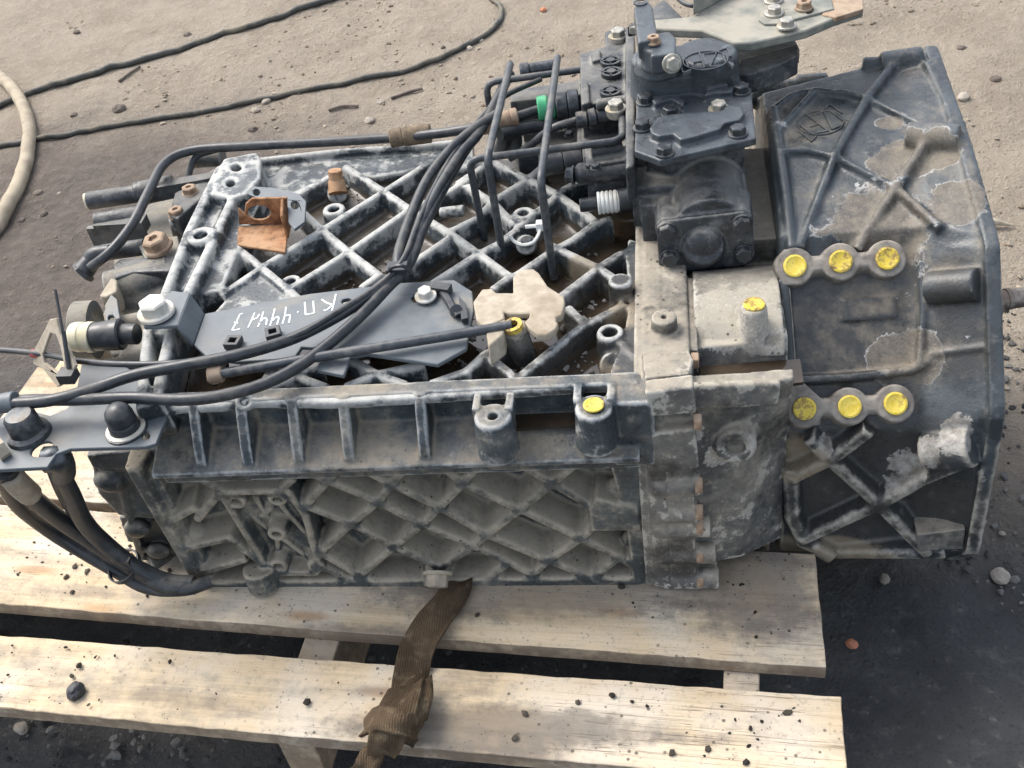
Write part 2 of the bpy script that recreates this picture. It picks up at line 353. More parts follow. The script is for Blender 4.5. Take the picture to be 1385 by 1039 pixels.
def gheight(P): # lumpy trodden dirt
    P = np.asarray(P, float).copy(); P[:, 2] = .5
    return .05*(vnoise(P*1.3, 3)-.5)+.022*(vnoise(P*7, 4)-.5)+.014*(vnoise(P*34, 4, .6)-.5)
near = np.clip(1-np.hypot((GP[:, 0]+.26)/.75, (GP[:, 1]-.1)/.45)*.8, 0, 1)
GP[:, 2] = gheight(GP)-near*.02
nx, ny = len(gx), len(gy); idx = np.arange(nx*ny).reshape(ny, nx)
gf = np.stack([idx[:-1, :-1], idx[:-1, 1:], idx[1:, 1:], idx[1:, :-1]], -1).reshape(-1, 4)
me = bpy.data.meshes.new('ground'); me.from_pydata(GP.tolist(), [], gf.tolist()); me.polygons.foreach_set('use_smooth', [True]*len(gf)); me.materials.append(M_GROUND)
g_o = bpy.data.objects.new('ground', me); link(g_o); tag(g_o, 'dry tan dirt yard turning dark and oily round the pallet', 'ground', None, 'structure')
def gz(x, y): return float(gheight([[x, y, 0]])[0])-ZG      # ground height relative to deck
def G(px, py, lift=0.):
    p = Z(px, py, -.45)
    for k in range(2): p = Z(px, py, gz(p[0], p[1])+lift)
    return p
# ------------------------------------------------------------------ pallet
def wood_mat(name, ang, ends=False):
    t = NT(name); oi = t.n('ShaderNodeObjectInfo').outputs['Random']
    base = t.n('ShaderNodeMapping'); t.set(base.inputs['Vector'], t.obj()); base.inputs['Rotation'].default_value = (0, 0, -ang)
    of = t.n('ShaderNodeVectorMath', operation='ADD'); t.set(of.inputs[0], base.outputs[0]); cb = t.n('ShaderNodeCombineXYZ'); t.set(cb.inputs[1], t.ma('MULTIPLY', oi, 7.)); t.set(cb.inputs[0], t.ma('MULTIPLY', oi, 3.)); t.set(of.inputs[1], cb.outputs[0])
    V = of.outputs[0]
    g1 = t.noise(1., 7, .62, .6, t.map((2.2, 55, 55), vec=V)); g2 = t.noise(1., 5, .7, 0., t.map((9, 420, 420), vec=V)); fz = t.noise(1, 5, .7, 0, t.map((520, 60, 60), vec=V))
    n1 = t.noise(6, 7, .6); n2 = t.noise(48, 7, .65)
    c = t.mix(t.ss(g1, .3, .7), (.52, .40, .25), (.70, .57, .39)); c = t.mix(t.ss(g2, .5, .78, 0, .4), c, (.34, .24, .14)); c = t.mix(t.ss(n1, .42, .66, 0, .8), c, (.66, .60, .50))
    c = t.mix(t.ss(fz, .55, .8, 0, .35), c, (.74, .66, .52))
    ck = t.noise(1, 4, .6, .3, t.map((1.6, 95, 95), vec=V)); ckm = t.ma('MULTIPLY', t.ss(t.ma('ABSOLUTE', t.ma('SUBTRACT', ck, .5)), .012, .003), t.ss(t.noise(3.2, 3), .5, .6)); c = t.mix(t.ma('MULTIPLY', ckm, .7), c, (.12, .08, .045))
    # knots
    kv = t.vor(1., t.map((3.6, 15, .01), vec=V)); kk = t.ss(kv, .16, .05); c = t.mix(t.ma('MULTIPLY', kk, .6), c, (.36, .19, .08))
    # grey weathering and soot smears along the boards
    st = t.noise(1, 7, .65, .4, t.map((3.4, 16, 16), vec=V)); sm = t.ss(t.ma('ADD', t.ma('MULTIPLY', st, .7), t.ma('MULTIPLY', n2, .3)), .47, .66); c = t.mix(t.ma('MULTIPLY', sm, .66), c, (.20, .175, .145)); c = t.mix(t.ss(t.noise(120, 5, .7), .52, .72, 0, .5), c, (.24, .2, .15))
    for p, r, q, k in (((.02, -.03, -.3), .27, (1.2, .28, 1), .55), ((-.03, -.215, -.3), .2, (1.5, .22, 1), .7), ((.24, -.02, -.3), .14, (1, .9, 1), .65), ((-.27, -.1, -.3), .16, (1.5, .2, 1), .6)):  # stains, plus the case's soft shade painted on the board beside it
        b = t.ss(t.ma('ADD', t.blob(p, r, q), t.ma('MULTIPLY', t.ma('SUBTRACT', t.ma('ADD', t.ma('MULTIPLY', n2, .5), t.ma('MULTIPLY', st, .6)), .55), 1.3)), .2, .62); c = t.mix(t.ma('MULTIPLY', b, k), c, (.13, .115, .1))
    v = t.vor(62); sp = t.ma('MULTIPLY', t.ss(v, .16, .08), t.ss(n1, .44, .56)); v2 = t.vor(170); sp = t.ma('MAXIMUM', sp, t.ma('MULTIPLY', t.ss(v2, .2, .1), t.ss(n2, .48, .58)))
    c = t.mix(t.ma('MULTIPLY', sp, .8), c, (.06, .05, .04))
    side = t.ss(t.nz(), .7, .3); c = t.mix(t.ma('MULTIPLY', side, t.ss(n2, .3, .6, .25, .8)), c, (.27, .2, .14))
    t.bump(t.ma('ADD', g2, t.ma('ADD', fz, t.ma('MULTIPLY', n2, .8))), .5, .0014); return t.out(c, .82, 0, .25)
PANG = math.radians(-4.4); PC = A([.32, -.18]); pu = A([math.cos(PANG), math.sin(PANG)]); pv = A([-pu[1], pu[0]])
M_WOOD = wood_mat('raw_pine', PANG)
pallet = thing('wooden_pallet', 'pale raw pine pallet with dirt specks carrying the gearbox', 'pallet', (-.26, .1, -.45))
def pq(p): q = np.asarray(p)[:2]-PC; return q@pu, q@pv      # pallet coordinates (along boards, across)
def board(name, s0, s1, t0, t1, zt, th, jag=.0006, warp=.003):
    a0, b0 = s0; a1, b1 = s1                         # s0: (left end at front, at back), s1: right end
    n, m = 60, 7; v = []; f = []
    R = rng.random((4, 400))
    def pt(i, j, k):
        tt = j/m; ti = t0[0]+(t1[0]-t0[0])*tt; tk = t0[1]+(t1[1]-t0[1])*tt
        s = (a0+(b0-a0)*tt)*(1-i/n)+(a1+(b1-a1)*tt)*(i/n); q = ti*(1-i/n)+tk*(i/n)
        e = (j in (0, m))*jag*(R[0 if j else 1][i]-.5)*1.2; ee = (i in (0, n))*jag*(R[2][j*9+k]-.5)*3
        xy = PC+pu*(s+ee)+pv*(q+e); z = zt-th*k+warp*math.sin(i/n*5+t0[0]*40)*.5+(0 if k else -.0018*(j in (0, m))*R[3][i]*1.6)
        return (xy[0], xy[1], z)
    for k in (0, 1):
        for i in range(n+1):
            for j in range(m+1): v.append(pt(i, j, k))
    I = lambda i, j, k: k*(n+1)*(m+1)+i*(m+1)+j
    for i in range(n):
        for j in range(m): f += [(I(i, j, 0), I(i+1, j, 0), I(i+1, j+1, 0), I(i, j+1, 0)), (I(i, j, 1), I(i, j+1, 1), I(i+1, j+1, 1), I(i+1, j, 1))]
        for j in (0, m): f.append((I(i, j, 0), I(i, j, 1), I(i+1, j, 1), I(i+1, j, 0)))
    for j in range(m):
        for i in (0, n): f.append((I(i, j, 0), I(i, j+1, 0), I(i, j+1, 1), I(i, j, 1)))
    return obj(name, MB().add(v, f), M_WOOD, pallet, smooth=40, bevel=.0012)
def pp(px, py): return pq(Z(px, py, -.3))
LE = pq((-.844, .35))[0]
bA0, bA1, aA0, aA1 = pp(0, 858)[1], pp(1137, 943)[1], pp(0, 955)[1], pp(1000, 1052)[1]
board('board', (LE, LE), (pp(1148, 1066)[0], pp(1137, 943)[0]), (aA0, aA1), (bA0, bA1), -.30, .022)
aB0, aB1 = pp(0, 815)[1], pp(1115, 903)[1]; bB = pp(160, 690)[1]
board('board', (LE, LE), (pp(1117, 904)[0], pp(1104, 777)[0]), (aB0, aB1), (bB, aB1+.155), -.299, .023)
aC = pp(0, 690)[1]
board('board', (LE, LE), (-.065, -.075), (bB+.018, aB1+.172), (.50, .46), -.3005, .022)
for s0, s1 in ((LE+.01, LE+.07), (pp(390, 890)[0], pp(440, 890)[0]), (pp(978, 920)[0], pp(1028, 920)[0])):   # three runners under the boards
    c0, c1 = PC+pu*s0, PC+pu*s1; fr = aA0+.012
    m = MB().prism([(*(c0+pv*fr), -.323), (*(c1+pv*fr), -.323), (*(c1+pv*.62), -.323), (*(c0+pv*.62), -.323)], (0, 0, -.10))
    obj('runner', m, M_WOOD, pallet, bevel=.002)
# ------------------------------------------------------------------ gearbox castings
M_DECK = cast_mat('deck_casting', where=((-.30, .28, 0), .66), floor=1, ox=(.53, .62), edge=(.1, .75), worn=(.47, .475, .45), dust_lv=(.62, .8), up=.04, mud=[((.09, .03, -.03), .05, (1, .7, 1)), ((.115, .12, -.02), .05), ((.06, .21, -.02), .035)], tar_shade=[((.06, .10, -.01), .2)])
M_RAIL = cast_mat('rail_casting', ox=(.60, .66), edge=(.25, .9), dust=(.33, .285, .215), dust_lv=(.47, .70), up=.08)
M_WALL = cast_mat('wall_casting', paint=(.042, .051, .053), paint2=(.085, .096, .096), edge=(.2, .95), worn=(.40, .36, .285), dust=(.43, .38, .295), dust_lv=(.47, .70), up=.27, rough=.6, specks=.8)
M_FLANGE = cast_mat('flange_casting', paint=(.10, .099, .093), paint2=(.175, .17, .155), edge=(.6, 1.3), dust=(.40, .355, .28), dust_lv=(.44, .66), up=.12, specks=.95, rough=.6, ox=(.56, .60), worn=(.56, .54, .48), tar_shade=[((.155, .10, 0), .06), ((.15, -.03, -.10), .03), ((.165, -.03, -.24), .05)])
M_MID = cast_mat('clutch_case_casting', paint=(.075, .078, .078), paint2=(.13, .13, .125), edge=(.9, 1.7), dust=(.38, .345, .275), dust_lv=(.42, .68), up=.14, specks=.8, rough=.58, ox=(.555, .59), worn=(.56, .54, .48), tar_shade=[((.21, -.01, -.05), .045), ((.27, .01, -.1), .05), ((.25, .2, 0), .06), ((.2, .1, .0), .03)],
                 patches=[((.215, .03, -.05), .05, (1, 1, .4)), ((.232, .1, .0), .06), ((.30, .14, .0), .04), ((.155, .0, -.07), .05), ((.20, .0, -.1), .03)], bare=(.52, .49, .43))
def pts_(l): return [(tuple(p), r) if not isinstance(r, tuple) else (tuple(p), *r) for p, r in l]
M_BELL = cast_mat('bell_housing_casting', paint=(.040, .049, .055), paint2=(.070, .083, .091), worn=(.42, .395, .34), edge=(.1, .8), dust=(.29, .25, .19), dust_lv=(.60, .85), up=.05, specks=.3, rough=.36, speck2=.05, where=((.38, .0, -.26), .26),
    patches=pts_([(Z(1190, 285, .06), .075), (Z(1130, 305, .06), .05), (Z(1215, 215, .065), .045), (Z(1270, 205, .07), .03), (Z(1292, 272, .06), .045), (Z(1203, 172, .065), .022), (D(1238, 482, .23), .04), (D(1205, 488, .225), .03), (D(1320, 455, .25), .018)]),
    patches2=pts_([(Y(1292, 588, .015), .036), (Y(1228, 640, .025), .042), (Y(1255, 612, .02), .03), (Y(1268, 560, .02), .02), (Y(1162, 606, .035), .016), (Y(1110, 605, .035), .022), (Y(1250, 714, .025), .02), (Y(1318, 655, .0), .026), (Y(1205, 652, .03), .02)]),
    tar_shade=pts_([(D(1150, 445, .22), .10), (Y(1180, 640, .03), .13), (Y(1150, 700, .03), .11), (Y(1270, 690, .02), .09), (D(1300, 470, .24), .06), (D(1295, 390, .25), .05)]),  # oil film; the dark slot low down is painted shade, not hollowed out
    bare=(.15, .135, .112), mud=pts_([(Y(1085, 620, .04), .05), (Y(1120, 745, .03), (.09, (1.6, 1, .3)))]))
gear = thing('truck_gearbox', 'large dirty dark grey cast gearbox lying on the wooden pallet', 'gearbox', (0, .2, -.30))

# --- deck: floor, lattice of ribs, crossbar, bored bosses
deck = MB(); ZR = -.004
out = [(212, 546), (860, 521), (872, 440), (872, 330), (800, 250), (690, 205), (640, 190), (380, 208), (300, 214), (232, 330), (196, 470)]
low = [Z(a, b, -.0) for a, b in out]
nxd, nyd = 60, 50                                    # uneven floor as a height field
def floor_z(x, y): return -.030-.016*np.clip((.34-y)/.3, 0, 1)-.006*np.clip((x+.1)/.2, 0, 1)+.009*(vnoise(np.stack([x*22, y*22, 0*x], -1), 4)-.5)
fx = np.linspace(-.44, .135, 130); fy = np.linspace(.013, .50, 110); FX, FY = np.meshgrid(fx, fy); fz = floor_z(FX.ravel(), FY.ravel()).reshape(FX.shape)
v_ = np.concatenate([np.stack([FX.ravel(), FY.ravel(), fz.ravel()], 1), np.stack([FX.ravel(), FY.ravel(), 0*fz.ravel()-.062], 1)]); nn = FX.size; ii = np.arange(nn).reshape(FX.shape)
q_ = np.stack([ii[:-1, :-1], ii[:-1, 1:], ii[1:, 1:], ii[1:, :-1]], -1).reshape(-1, 4); f_ = [tuple(a) for a in q_.tolist()]+[tuple(a[::-1]) for a in (q_+nn).tolist()]
bd = list(ii[0, :])+list(ii[1:, -1])+list(ii[-1, :-1][::-1])+list(ii[1:-1, 0][::-1]); f_ += [(int(a), int(b), int(b+nn), int(a+nn)) for a, b in zip(bd, bd[1:]+bd[:1])]
deck.add(v_, f_)
RIBS = [[(300, 396), (353, 360), (435, 309), (519, 257), (583, 216)], [(389, 390), (471, 339), (554, 281), (606, 258), (640, 236)], [(467, 224), (519, 257), (554, 281), (608, 313), (647, 341), (689, 372)],
        [(411, 287), (435, 309), (471, 339), (512, 370)], [(320, 333), (353, 360), (389, 390), (414, 412)], [(399, 263), (445, 238)], [(512, 370), (490, 386)],
        [(536, 368), (604, 322)], [(606, 312), (645, 293), (669, 268), (714, 240), (732, 224)], [(586, 380), (647, 341), (673, 328), (697, 310)], [(700, 305), (748, 267), (764, 253), (790, 240)],
        [(633, 250), (669, 274), (693, 300)], [(620, 245), (665, 216), (714, 240), (755, 261), (796, 290), (806, 299)], [(701, 368), (746, 338), (775, 322), (805, 300), (824, 294)], [(746, 330), (762, 338), (809, 360), (829, 373)],
        [(690, 372), (668, 388)], [(757, 400), (809, 360), (836, 343), (862, 332)], [(697, 514), (745, 472), (790, 437), (810, 428), (842, 411)], [(769, 415), (790, 437)], [(832, 456), (862, 480)],
        [(656, 476), (699, 516)], [(630, 500), (582, 532)], [(630, 500), (654, 478), (688, 459)], [(464, 537), (509, 504), (570, 490)], [(470, 481), (509, 504), (541, 533)],
        [(358, 541), (400, 507), (429, 490)], [(370, 490), (400, 507), (431, 541)], [(330, 545), (352, 520), (372, 490)]]
for R in RIBS:
    P = [Z(a, b, ZR) for a, b in R]
    P = [A([q[0], max(q[1], .013), q[2]]) if q[0] < .12 else q for q in P]
    if len(R) > 2: P = smooth_path(P, 1)
    for a, b in zip(P[:-1], P[1:]): deck.beam(a, b, (0, 0, 1), .0115, .0205, .042)
# grey shoulder behind the lattice, with its rolled edge
sh = [(348, 216), (400, 210), (470, 204), (560, 198), (640, 190), (640, 226), (600, 232), (583, 222), (545, 233), (505, 240), (467, 232), (440, 243), (400, 262), (352, 262)]
deck.prism(Zs(sh, -.016), (0, 0, -.04))
deck.tube([Z(a, b, -.010) for a, b in ((348, 219), (470, 206), (560, 200), (640, 192))], .006, 8)
# front edge flange of the deck
fe = [(206, 549), (300, 544), (330, 539), (460, 540), (600, 531), (700, 525), (780, 519), (862, 516)]
deck.rib([Z(a, b, .0) for a, b in fe], (0, 0, 1), .011, .011, .011)
deck.cup(Z(331, 548, -.02), Z(331, 543, .002), .011, .010, .005, .018)
# crossbar: two rails with bosses between
for R in ([(190, 545), (194, 490), (199, 445), (221, 398), (254, 311), (276, 265), (296, 226)], [(210, 540), (218, 492), (229, 447), (252, 394), (283, 331), (318, 256), (334, 226)]):
    P = [Z(a, b, .016) for a, b in R]
    for a, b in zip(P[:-1], P[1:]): deck.beam(a, b, (0, 0, 1), .013, .020, .052)
deck.prism(Zs([(226, 392), (250, 392), (300, 285), (330, 226), (300, 226), (268, 285)], .001), (0, 0, -.04))
deck.plate(Zs([(292, 236), (302, 214), (347, 205), (353, 214), (352, 240), (334, 262), (312, 268), (285, 262)], .018), [Zs([(319+7.5*math.cos(t), 226+5*math.sin(t)) for t in np.linspace(0, 5.7, 12)], .018), Zs([(312+7*math.cos(t), 247+5*math.sin(t)) for t in np.linspace(0, 5.7, 12)], .018)], (0, 0, -.05))
deck.prism(Zs([(318, 262), (352, 240), (356, 262), (326, 330), (300, 392), (262, 400), (284, 334)], -.001), (0, 0, -.03))
deck.prism(Zs([(196, 425), (236, 425), (232, 452), (198, 452)], .012), (0, 0, -.05))
deck.prism(Zs([(300, 410), (318, 392), (352, 366), (372, 378), (392, 396), (410, 412), (360, 430), (330, 436), (280, 432)], -.010), (0, 0, -.04))     # solid, oxide-white corner
def boss(px, py, r, h=.0, ri=.0045, base=.045, z=None): p = Z(px, py, h if z is None else z); deck.cup(p-A([0, 0, base]), p, r*1.25, r, ri, .022)
boss(271, 317, .0185, .0185, .0088); boss(451, 282, .0150, -.004, .0075); boss(393, 379, .0125, -.012, .006); boss(708, 287, .0135, -.002, .007); boss(825, 448, .0145, -.001, .0082); boss(240, 292, .013, -.010, .006, .03)
for px, py, r, h in ((839, 378, .0135, .014), (898, 428, .0135, .014)): p = Z(px, py, h); (deck if px < 860 else MB()).cyl(p-A([0, 0, .045]), p, r*1.08, r, ch=.001)
deck.cyl(Z(713, 333, -.035), Z(711, 331, -.006), .014, .012); deck.cyl(Z(457, 266, -.035), Z(456, 262, -.008), .014, .013); deck.cyl(Z(628, 285, -.01), Z(595, 288, -.012), .008, .007)
deck.cyl(Z(827, 497, -.05), Z(829, 494, -.02), .017, .014)                                               # round stub in the front puddle
deck.prism(Zs([(822, 526), (862, 524), (866, 440), (868, 380), (872, 330), (850, 322), (846, 350), (852, 400), (846, 440), (838, 470), (826, 500)], -.006), (0, 0, -.04))   # strip along the joint
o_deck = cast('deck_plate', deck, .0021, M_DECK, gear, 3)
# --- dirty water standing in the deck pockets
t = NT('oily_water'); nW = t.noise(16, 4); nb = t.noise(240, 3)
t.bump(nW, .05, .002)
M_WATER = t.out(t.mix(t.ss(nW, .4, .65), (.035, .025, .016), (.075, .056, .038)), .05, 0, .6)
wy = Zs([(214, 544), (862, 518), (868, 360), (800, 262), (640, 205), (430, 216), (372, 300), (300, 430)], -.0355)
water = obj('standing_water', MB().prism([(-.40, .006, -.0355), (.128, .006, -.0355), (.128, .47, -.0355), (-.33, .47, -.0355)], (0, 0, -.003)), M_WATER)
tag(water, 'brown oily water standing in the pockets of the gearbox deck', 'water', None, 'stuff')

# --- rail: pockets along the front edge of the deck
rail = MB()
u0, u1 = Z(206, 549, 0)[0]-.012, .128
prof = [(-.006, .002), (.012, .002), (.012, -.10), (-.028, -.10), (-.028, -.079), (-.046, -.073), (-.046, -.066), (.002, -.044), (.004, -.012), (-.007, -.009)]
def shear(x): return -.010*(1-(x-u0)/(u1-u0))          # the edge runs slightly out of square
rail.loft([[(x, y+shear(x), z) for y, z in prof] for x in (u0, u1)])
for px in (262, 325, 393, 462, 565): # webs between pockets
    x = Z(px, 545, 0)[0]; s = shear(x)
    rail.prism([(x-.006, -.008+s, .002), (x-.006, .006+s, .0), (x-.006, .006+s, -.07), (x-.006, -.044+s, -.07), (x-.006, -.036+s, -.045), (x-.006, -.016+s, -.008)], (.012, 0, 0))
for px, py, capd in ((666, 562, 0), (803, 550, 1)):      # two upright bored lugs
    p = Z(px, py, .0); q = p-A([0, 0, .052])
    (rail.cyl(q, p, .0225, .0190, ch=.0015) if capd else rail.cup(q, p, .0225, .0190, .0052, .02))
    rail.box(p+A([0, .016, -.05]), (.017, .016, .03))
    pb = Z(px+2, py-20, .002); rail.box(pb+A([-.018, .0, -.01]), (.004, .012, .011)); rail.box(pb+A([.016, .0, -.01]), (.004, .012, .011))
x0 = Z(838, 522, 0)[0]; rail.box((x0+.012, -.012, -.045), (.022, .022, .045))
o_rail = cast('edge_rail', rail, .0019, M_RAIL, gear, 3)
obj('water_film', MB().prism([(Z(690, 560, -.04)[0], -.022, -.0425), (Z(790, 560, -.04)[0], -.018, -.0425), (Z(790, 560, -.04)[0], .006, -.0425), (Z(690, 560, -.04)[0], .006, -.0425)], (0, 0, -.004)), M_WATER, gear)

# --- front wall with its lattice
wall = MB(); YF, YT = .013, -.026
wall.prism(Ys([(206, 630), (862, 596), (892, 802), (292, 808), (228, 702)], YF), (0, .03, 0))
def wr(pts, wt=.0105, top=YT, h=.042, wb=.020):
    P = [Y(a, b, top) for a, b in pts]; wall.rib(P, (0, -1, 0), wt, wb, h)
for pts in ([(412, 687), (443, 653), (461, 630)], [(432, 750), (475, 711), (511, 681), (529, 657), (556, 627)], [(480, 786), (533, 742), (570, 713), (594, 689), (626, 657), (655, 622)],
            [(588, 776), (641, 741), (658, 726), (703, 692), (747, 657), (800, 612)], [(712, 787), (741, 761), (786, 731), (800, 718)], [(798, 786), (838, 757)],
            [(584, 624), (626, 657), (703, 692), (786, 731), (838, 757), (856, 768)], [(479, 632), (523, 655), (594, 689), (658, 726), (741, 761), (800, 784)], [(394, 632), (443, 653), (511, 681), (570, 713), (641, 741), (719, 779)],
            [(412, 687), (475, 711), (533, 742), (588, 768)], [(432, 750), (487, 782)], [(688, 622), (747, 657), (800, 688)], [(249, 636), (297, 666)], [(267, 705), (297, 668)], [(309, 731), (356, 766)], [(344, 790), (362, 770)],
            [(394, 652), (372, 672)], [(222, 712), (262, 690)], [(244, 745), (310, 731)], [(262, 780), (330, 760)], [(430, 766), (500, 800)], [(640, 800), (688, 764)], [(500, 786), (470, 802)]): wr(pts)
wall.prism(Ys([(215, 628), (860, 600), (860, 614), (215, 641)], YT-.002), (0, .03, 0))
wall.prism(Ys([(264, 788), (868, 782), (868, 796), (270, 801)], YT-.001), (0, .06, 0))
wr([(180, 640), (222, 712), (272, 796), (286, 806)], .020, YT-.002, .044, .030); wr([(206, 640), (244, 712), (290, 790)], .008, YT+.008, .03, .016)                                # slanted edge of the rear joint
wall.prism(Ys([(298, 668), (388, 666), (414, 700), (417, 722), (428, 764), (428, 778), (362, 778), (356, 768)], -.004), (0, .03, 0))
wr([(299, 669), (388, 667), (412, 700), (418, 722), (430, 766), (426, 778), (364, 778), (301, 676)], .009, YT-.001, .03, .012)
for px, py in ((319, 681), (374, 677), (374, 725), (376, 768), (427, 768)): p = Y(px, py, YT-.001); wall.cup(p+A([0, .03, 0]), p, .0135, .0115, .0055, .012)
for pts in ([(326, 690), (372, 724)], [(380, 686), (412, 722)], [(374, 725), (376, 768)], [(345, 676), (374, 720)], [(384, 732), (424, 762)], [(352, 700), (366, 690)]): wr(pts, .007, -.012, .022, .012)
for px in (): pass
wall.prism([Y(272, 640, -.0), Y(394, 634, -.0), Y(390, 668, YT-.001), Y(299, 670, YT-.001)], (0, .02, .004))
for px, py, r in ((235, 685, .017), (261, 719, .017), (271, 750, .014), (305, 784, .014), (842, 655, .013), (858, 727, .012), (852, 768, .010)): wall.ball(Y(px, py, -.004), r, (1.25, 1, .85))
wall.prism(Ys([(796, 690), (806, 674), (862, 690), (866, 718), (800, 720)], -.03), (0, .04, 0))
p = Y(592, 770, -.012); wall.cyl(p+A([0, .02, .01]), p+A([0, -.018, -.012]), .019, .0165)
wall.prism([Y(820, 614, YT), Y(868, 610, YT), Y(882, 790, YT), Y(856, 790, YT), Y(846, 700, YT)], (0, .03, 0))
wall.prism([(u0+.06, -.01, -.29), (.13, -.01, -.29), (.13, .35, -.29), (u0+.06, .35, -.29)], (0, 0, -.006))
wall.box((-.17, .26, -.18), (.27, .24, .115))                                                                # body of the case behind the wall
foot = Z(350, 800, -.285); foot[1] = -.030; wall.cyl(foot+A([0, .006, .02]), foot+A([0, 0, -.014]), .021, .019)
o_wall = cast('side_wall', wall, .0021, M_WALL, gear, 3)
# --- joint flange between the two cases
fl = MB()
fpts = [(.0, .0), (.34, .0), (.42, -.06), (.42, -.28), (.25, -.292), (-.034, -.292), (-.034, -.2), (-.028, -.1), (-.014, -.01)]
xs = .132
fl.loft([[(x, y, z) for y, z in fpts] for x in (xs-.008, xs+.050)])
fl.loft([[(x, y-.003*(y < 0), z+.001) for y, z in fpts] for x in (xs+.003, xs+.020)])
for pts in ([(872, 532), (938, 524), (942, 560), (880, 565)], [(878, 588), (940, 580), (946, 634), (884, 642)]): fl.prism(Ys(pts, -.034), (0, .02, 0))
for (px, py, ln) in ((915, 655, .048), (918, 692, .04), (925, 712, .055), (930, 748, .06), (934, 782, .062)):
    p = Y(px, py, -.026); fl.cyl(p+A([-ln*.5, 0, 0]), p+A([ln*.52, 0, 0]), .0125, .0125, 16, .001); fl.box(p+A([0, .012, 0]), (ln*.5, .014, .0085))
fl.prism(Zs([(872, 512), (932, 506), (938, 486), (932, 474), (868, 478)], .006), (0, 0, -.03))
fl.prism(Zs([(868, 470), (874, 330), (900, 372), (940, 376), (944, 474)], -.005), (0, 0, -.05))
for px, py, r, h in ((898, 428, .0135, .016),): p = Z(px, py, h); fl.cup(p-A([0, 0, .045]), p, r*1.08, r, .003, .008)
fl.cyl(Z(877, 425, -.02), Z(877, 425, -.002), .011, .010)
o_fl = cast('joint_flange', fl, .0019, M_FLANGE, gear, 2)
# --- clutch case between flange and bell
mid = MB()
mp = [(.06, -.012), (.2, -.02), (.38, -.06), (.42, -.28), (.25, -.31), (.0, -.296), (-.022, -.27), (-.023, -.1), (-.013, -.03), (-.008, -.006), (.012, -.006), (.02, -.042), (.052, -.042)]
mp2 = [(.075, -.012), (.2, -.02), (.4, -.06), (.45, -.30), (.25, -.298), (.06, -.298), (.034, -.290), (.040, -.12), (.020, -.05), (.004, -.008), (.020, -.008), (.025, -.042), (.064, -.042)]
mid.loft([[(.175, y, z) for y, z in mp], [(.235, y*.7+q[0]*.3, z*.7+q[1]*.3) for (y, z), q in zip(mp, mp2)], [(.284, y, z) for y, z in mp2]])
mid.loft([[(x, .135+.075*math.cos(t)*s, -.028+.034*math.sin(t)) for t in np.linspace(0, math.pi, 12)]+[(x, .06, -.06), (x, .21, -.06)][::-1] for x, s in ((.188, .9), (.280, 1.))])
mid.box((.272, .32, -.13), (.022, .10, .14))
p = Z(1020, 414, .022); mid.cyl(p-A([0, .006, .05]), p, .0175, .0135, ch=.001)
p = Y(995, 607, -.022); mid.cup(p+A([0, .05, -.004]), p, .026, .0215, .010, .012)
mid.rib([Z(870, 521, .0), Z(1000, 517, 0), Z(1052, 515, -.002)], (0, 0, 1), .009, .012, .03)
o_mid = cast('clutch_case', mid, .0022, M_MID, gear, 3)
obj('oily_puddle', MB().prism([(.192, .012, -.0335), (.296, .026, -.0335), (.296, .062, -.0335), (.192, .056, -.0335)], (0, 0, -.004)), M_WATER, gear)
# --- bell housing
SECS = [(.283, [(.53, -.40), (.28, -.41), (.08, -.365), (.040, -.322), (.050, -.126), (.055, -.113), (.183, .018), (.190, .034), (.32, .062), (.455, .066), (.55, .0)]),
        (.420, [(.53, -.41), (.28, -.41), (.07, -.365), (.032, -.318), (.044, -.125), (.050, -.112), (.181, .020), (.188, .037), (.31, .068), (.49, .075), (.59, -.02)]),
        (.445, [(.53, -.41), (.28, -.41), (.07, -.365), (.025, -.310), (.032, -.108), (.038, -.100), (.163, .030), (.180, .045), (.30, .070), (.50, .078), (.60, -.03)]),
        (.487, [(.53, -.415), (.28, -.42), (.06, -.36), (.002, -.277), (.020, -.085), (.026, -.075), (.135, .045), (.150, .050), (.285, .073), (.495, .089), (.61, -.05)])]
BX0, BX1 = .283, .487
base = MB().loft([[(x, y, z) for y, z in sc] for x, sc in SECS])
bb = base.bvh()
bell = MB(); bell.v = list(base.v); bell.f = list(base.f)
def br(pts, wt=.008, proud=.008, wb=None, sub=3):
    L = [RC(bb, a, b) for a, b in pts]; P = []
    for (p, n), (q, m) in zip(L[:-1], L[1:]):
        for i in range(sub): P.append((p*(1-i/sub)+q*(i/sub), nrm(n*(1-i/sub)+m*(i/sub))))
    P.append(L[-1])
    for (p, n), (q, m) in zip(P[:-1], P[1:]): bell.beam(p+n*proud, q+m*proud, nrm(n+m), wt, wb or wt*1.9, proud+.008)
br([(1212, 90), (1174, 138), (1129, 216), (1083, 328)],   .0095, .012); br([(1103, 127), (1050, 186)], .0075, .010)
br([(1049, 150), (1070, 134), (1103, 127), (1144, 131), (1174, 139), (1228, 165), (1250, 176), (1303, 176)], .007, .009)
br([(1054, 209), (1093, 208), (1129, 217), (1171, 239), (1211, 259), (1240, 283), (1272, 309)], .0075, .010)
br([(1046, 155), (1051, 188), (1060, 249), (1070, 328)], .011, .012); br([(1248, 205), (1211, 259), (1161, 330)], .0095, .012)
br([(1256, 90), (1300, 182)], .012, .007); br([(1300, 182), (1330, 310)], .008, .006)
br([(1258, 480), (1330, 470)], .006, .004)
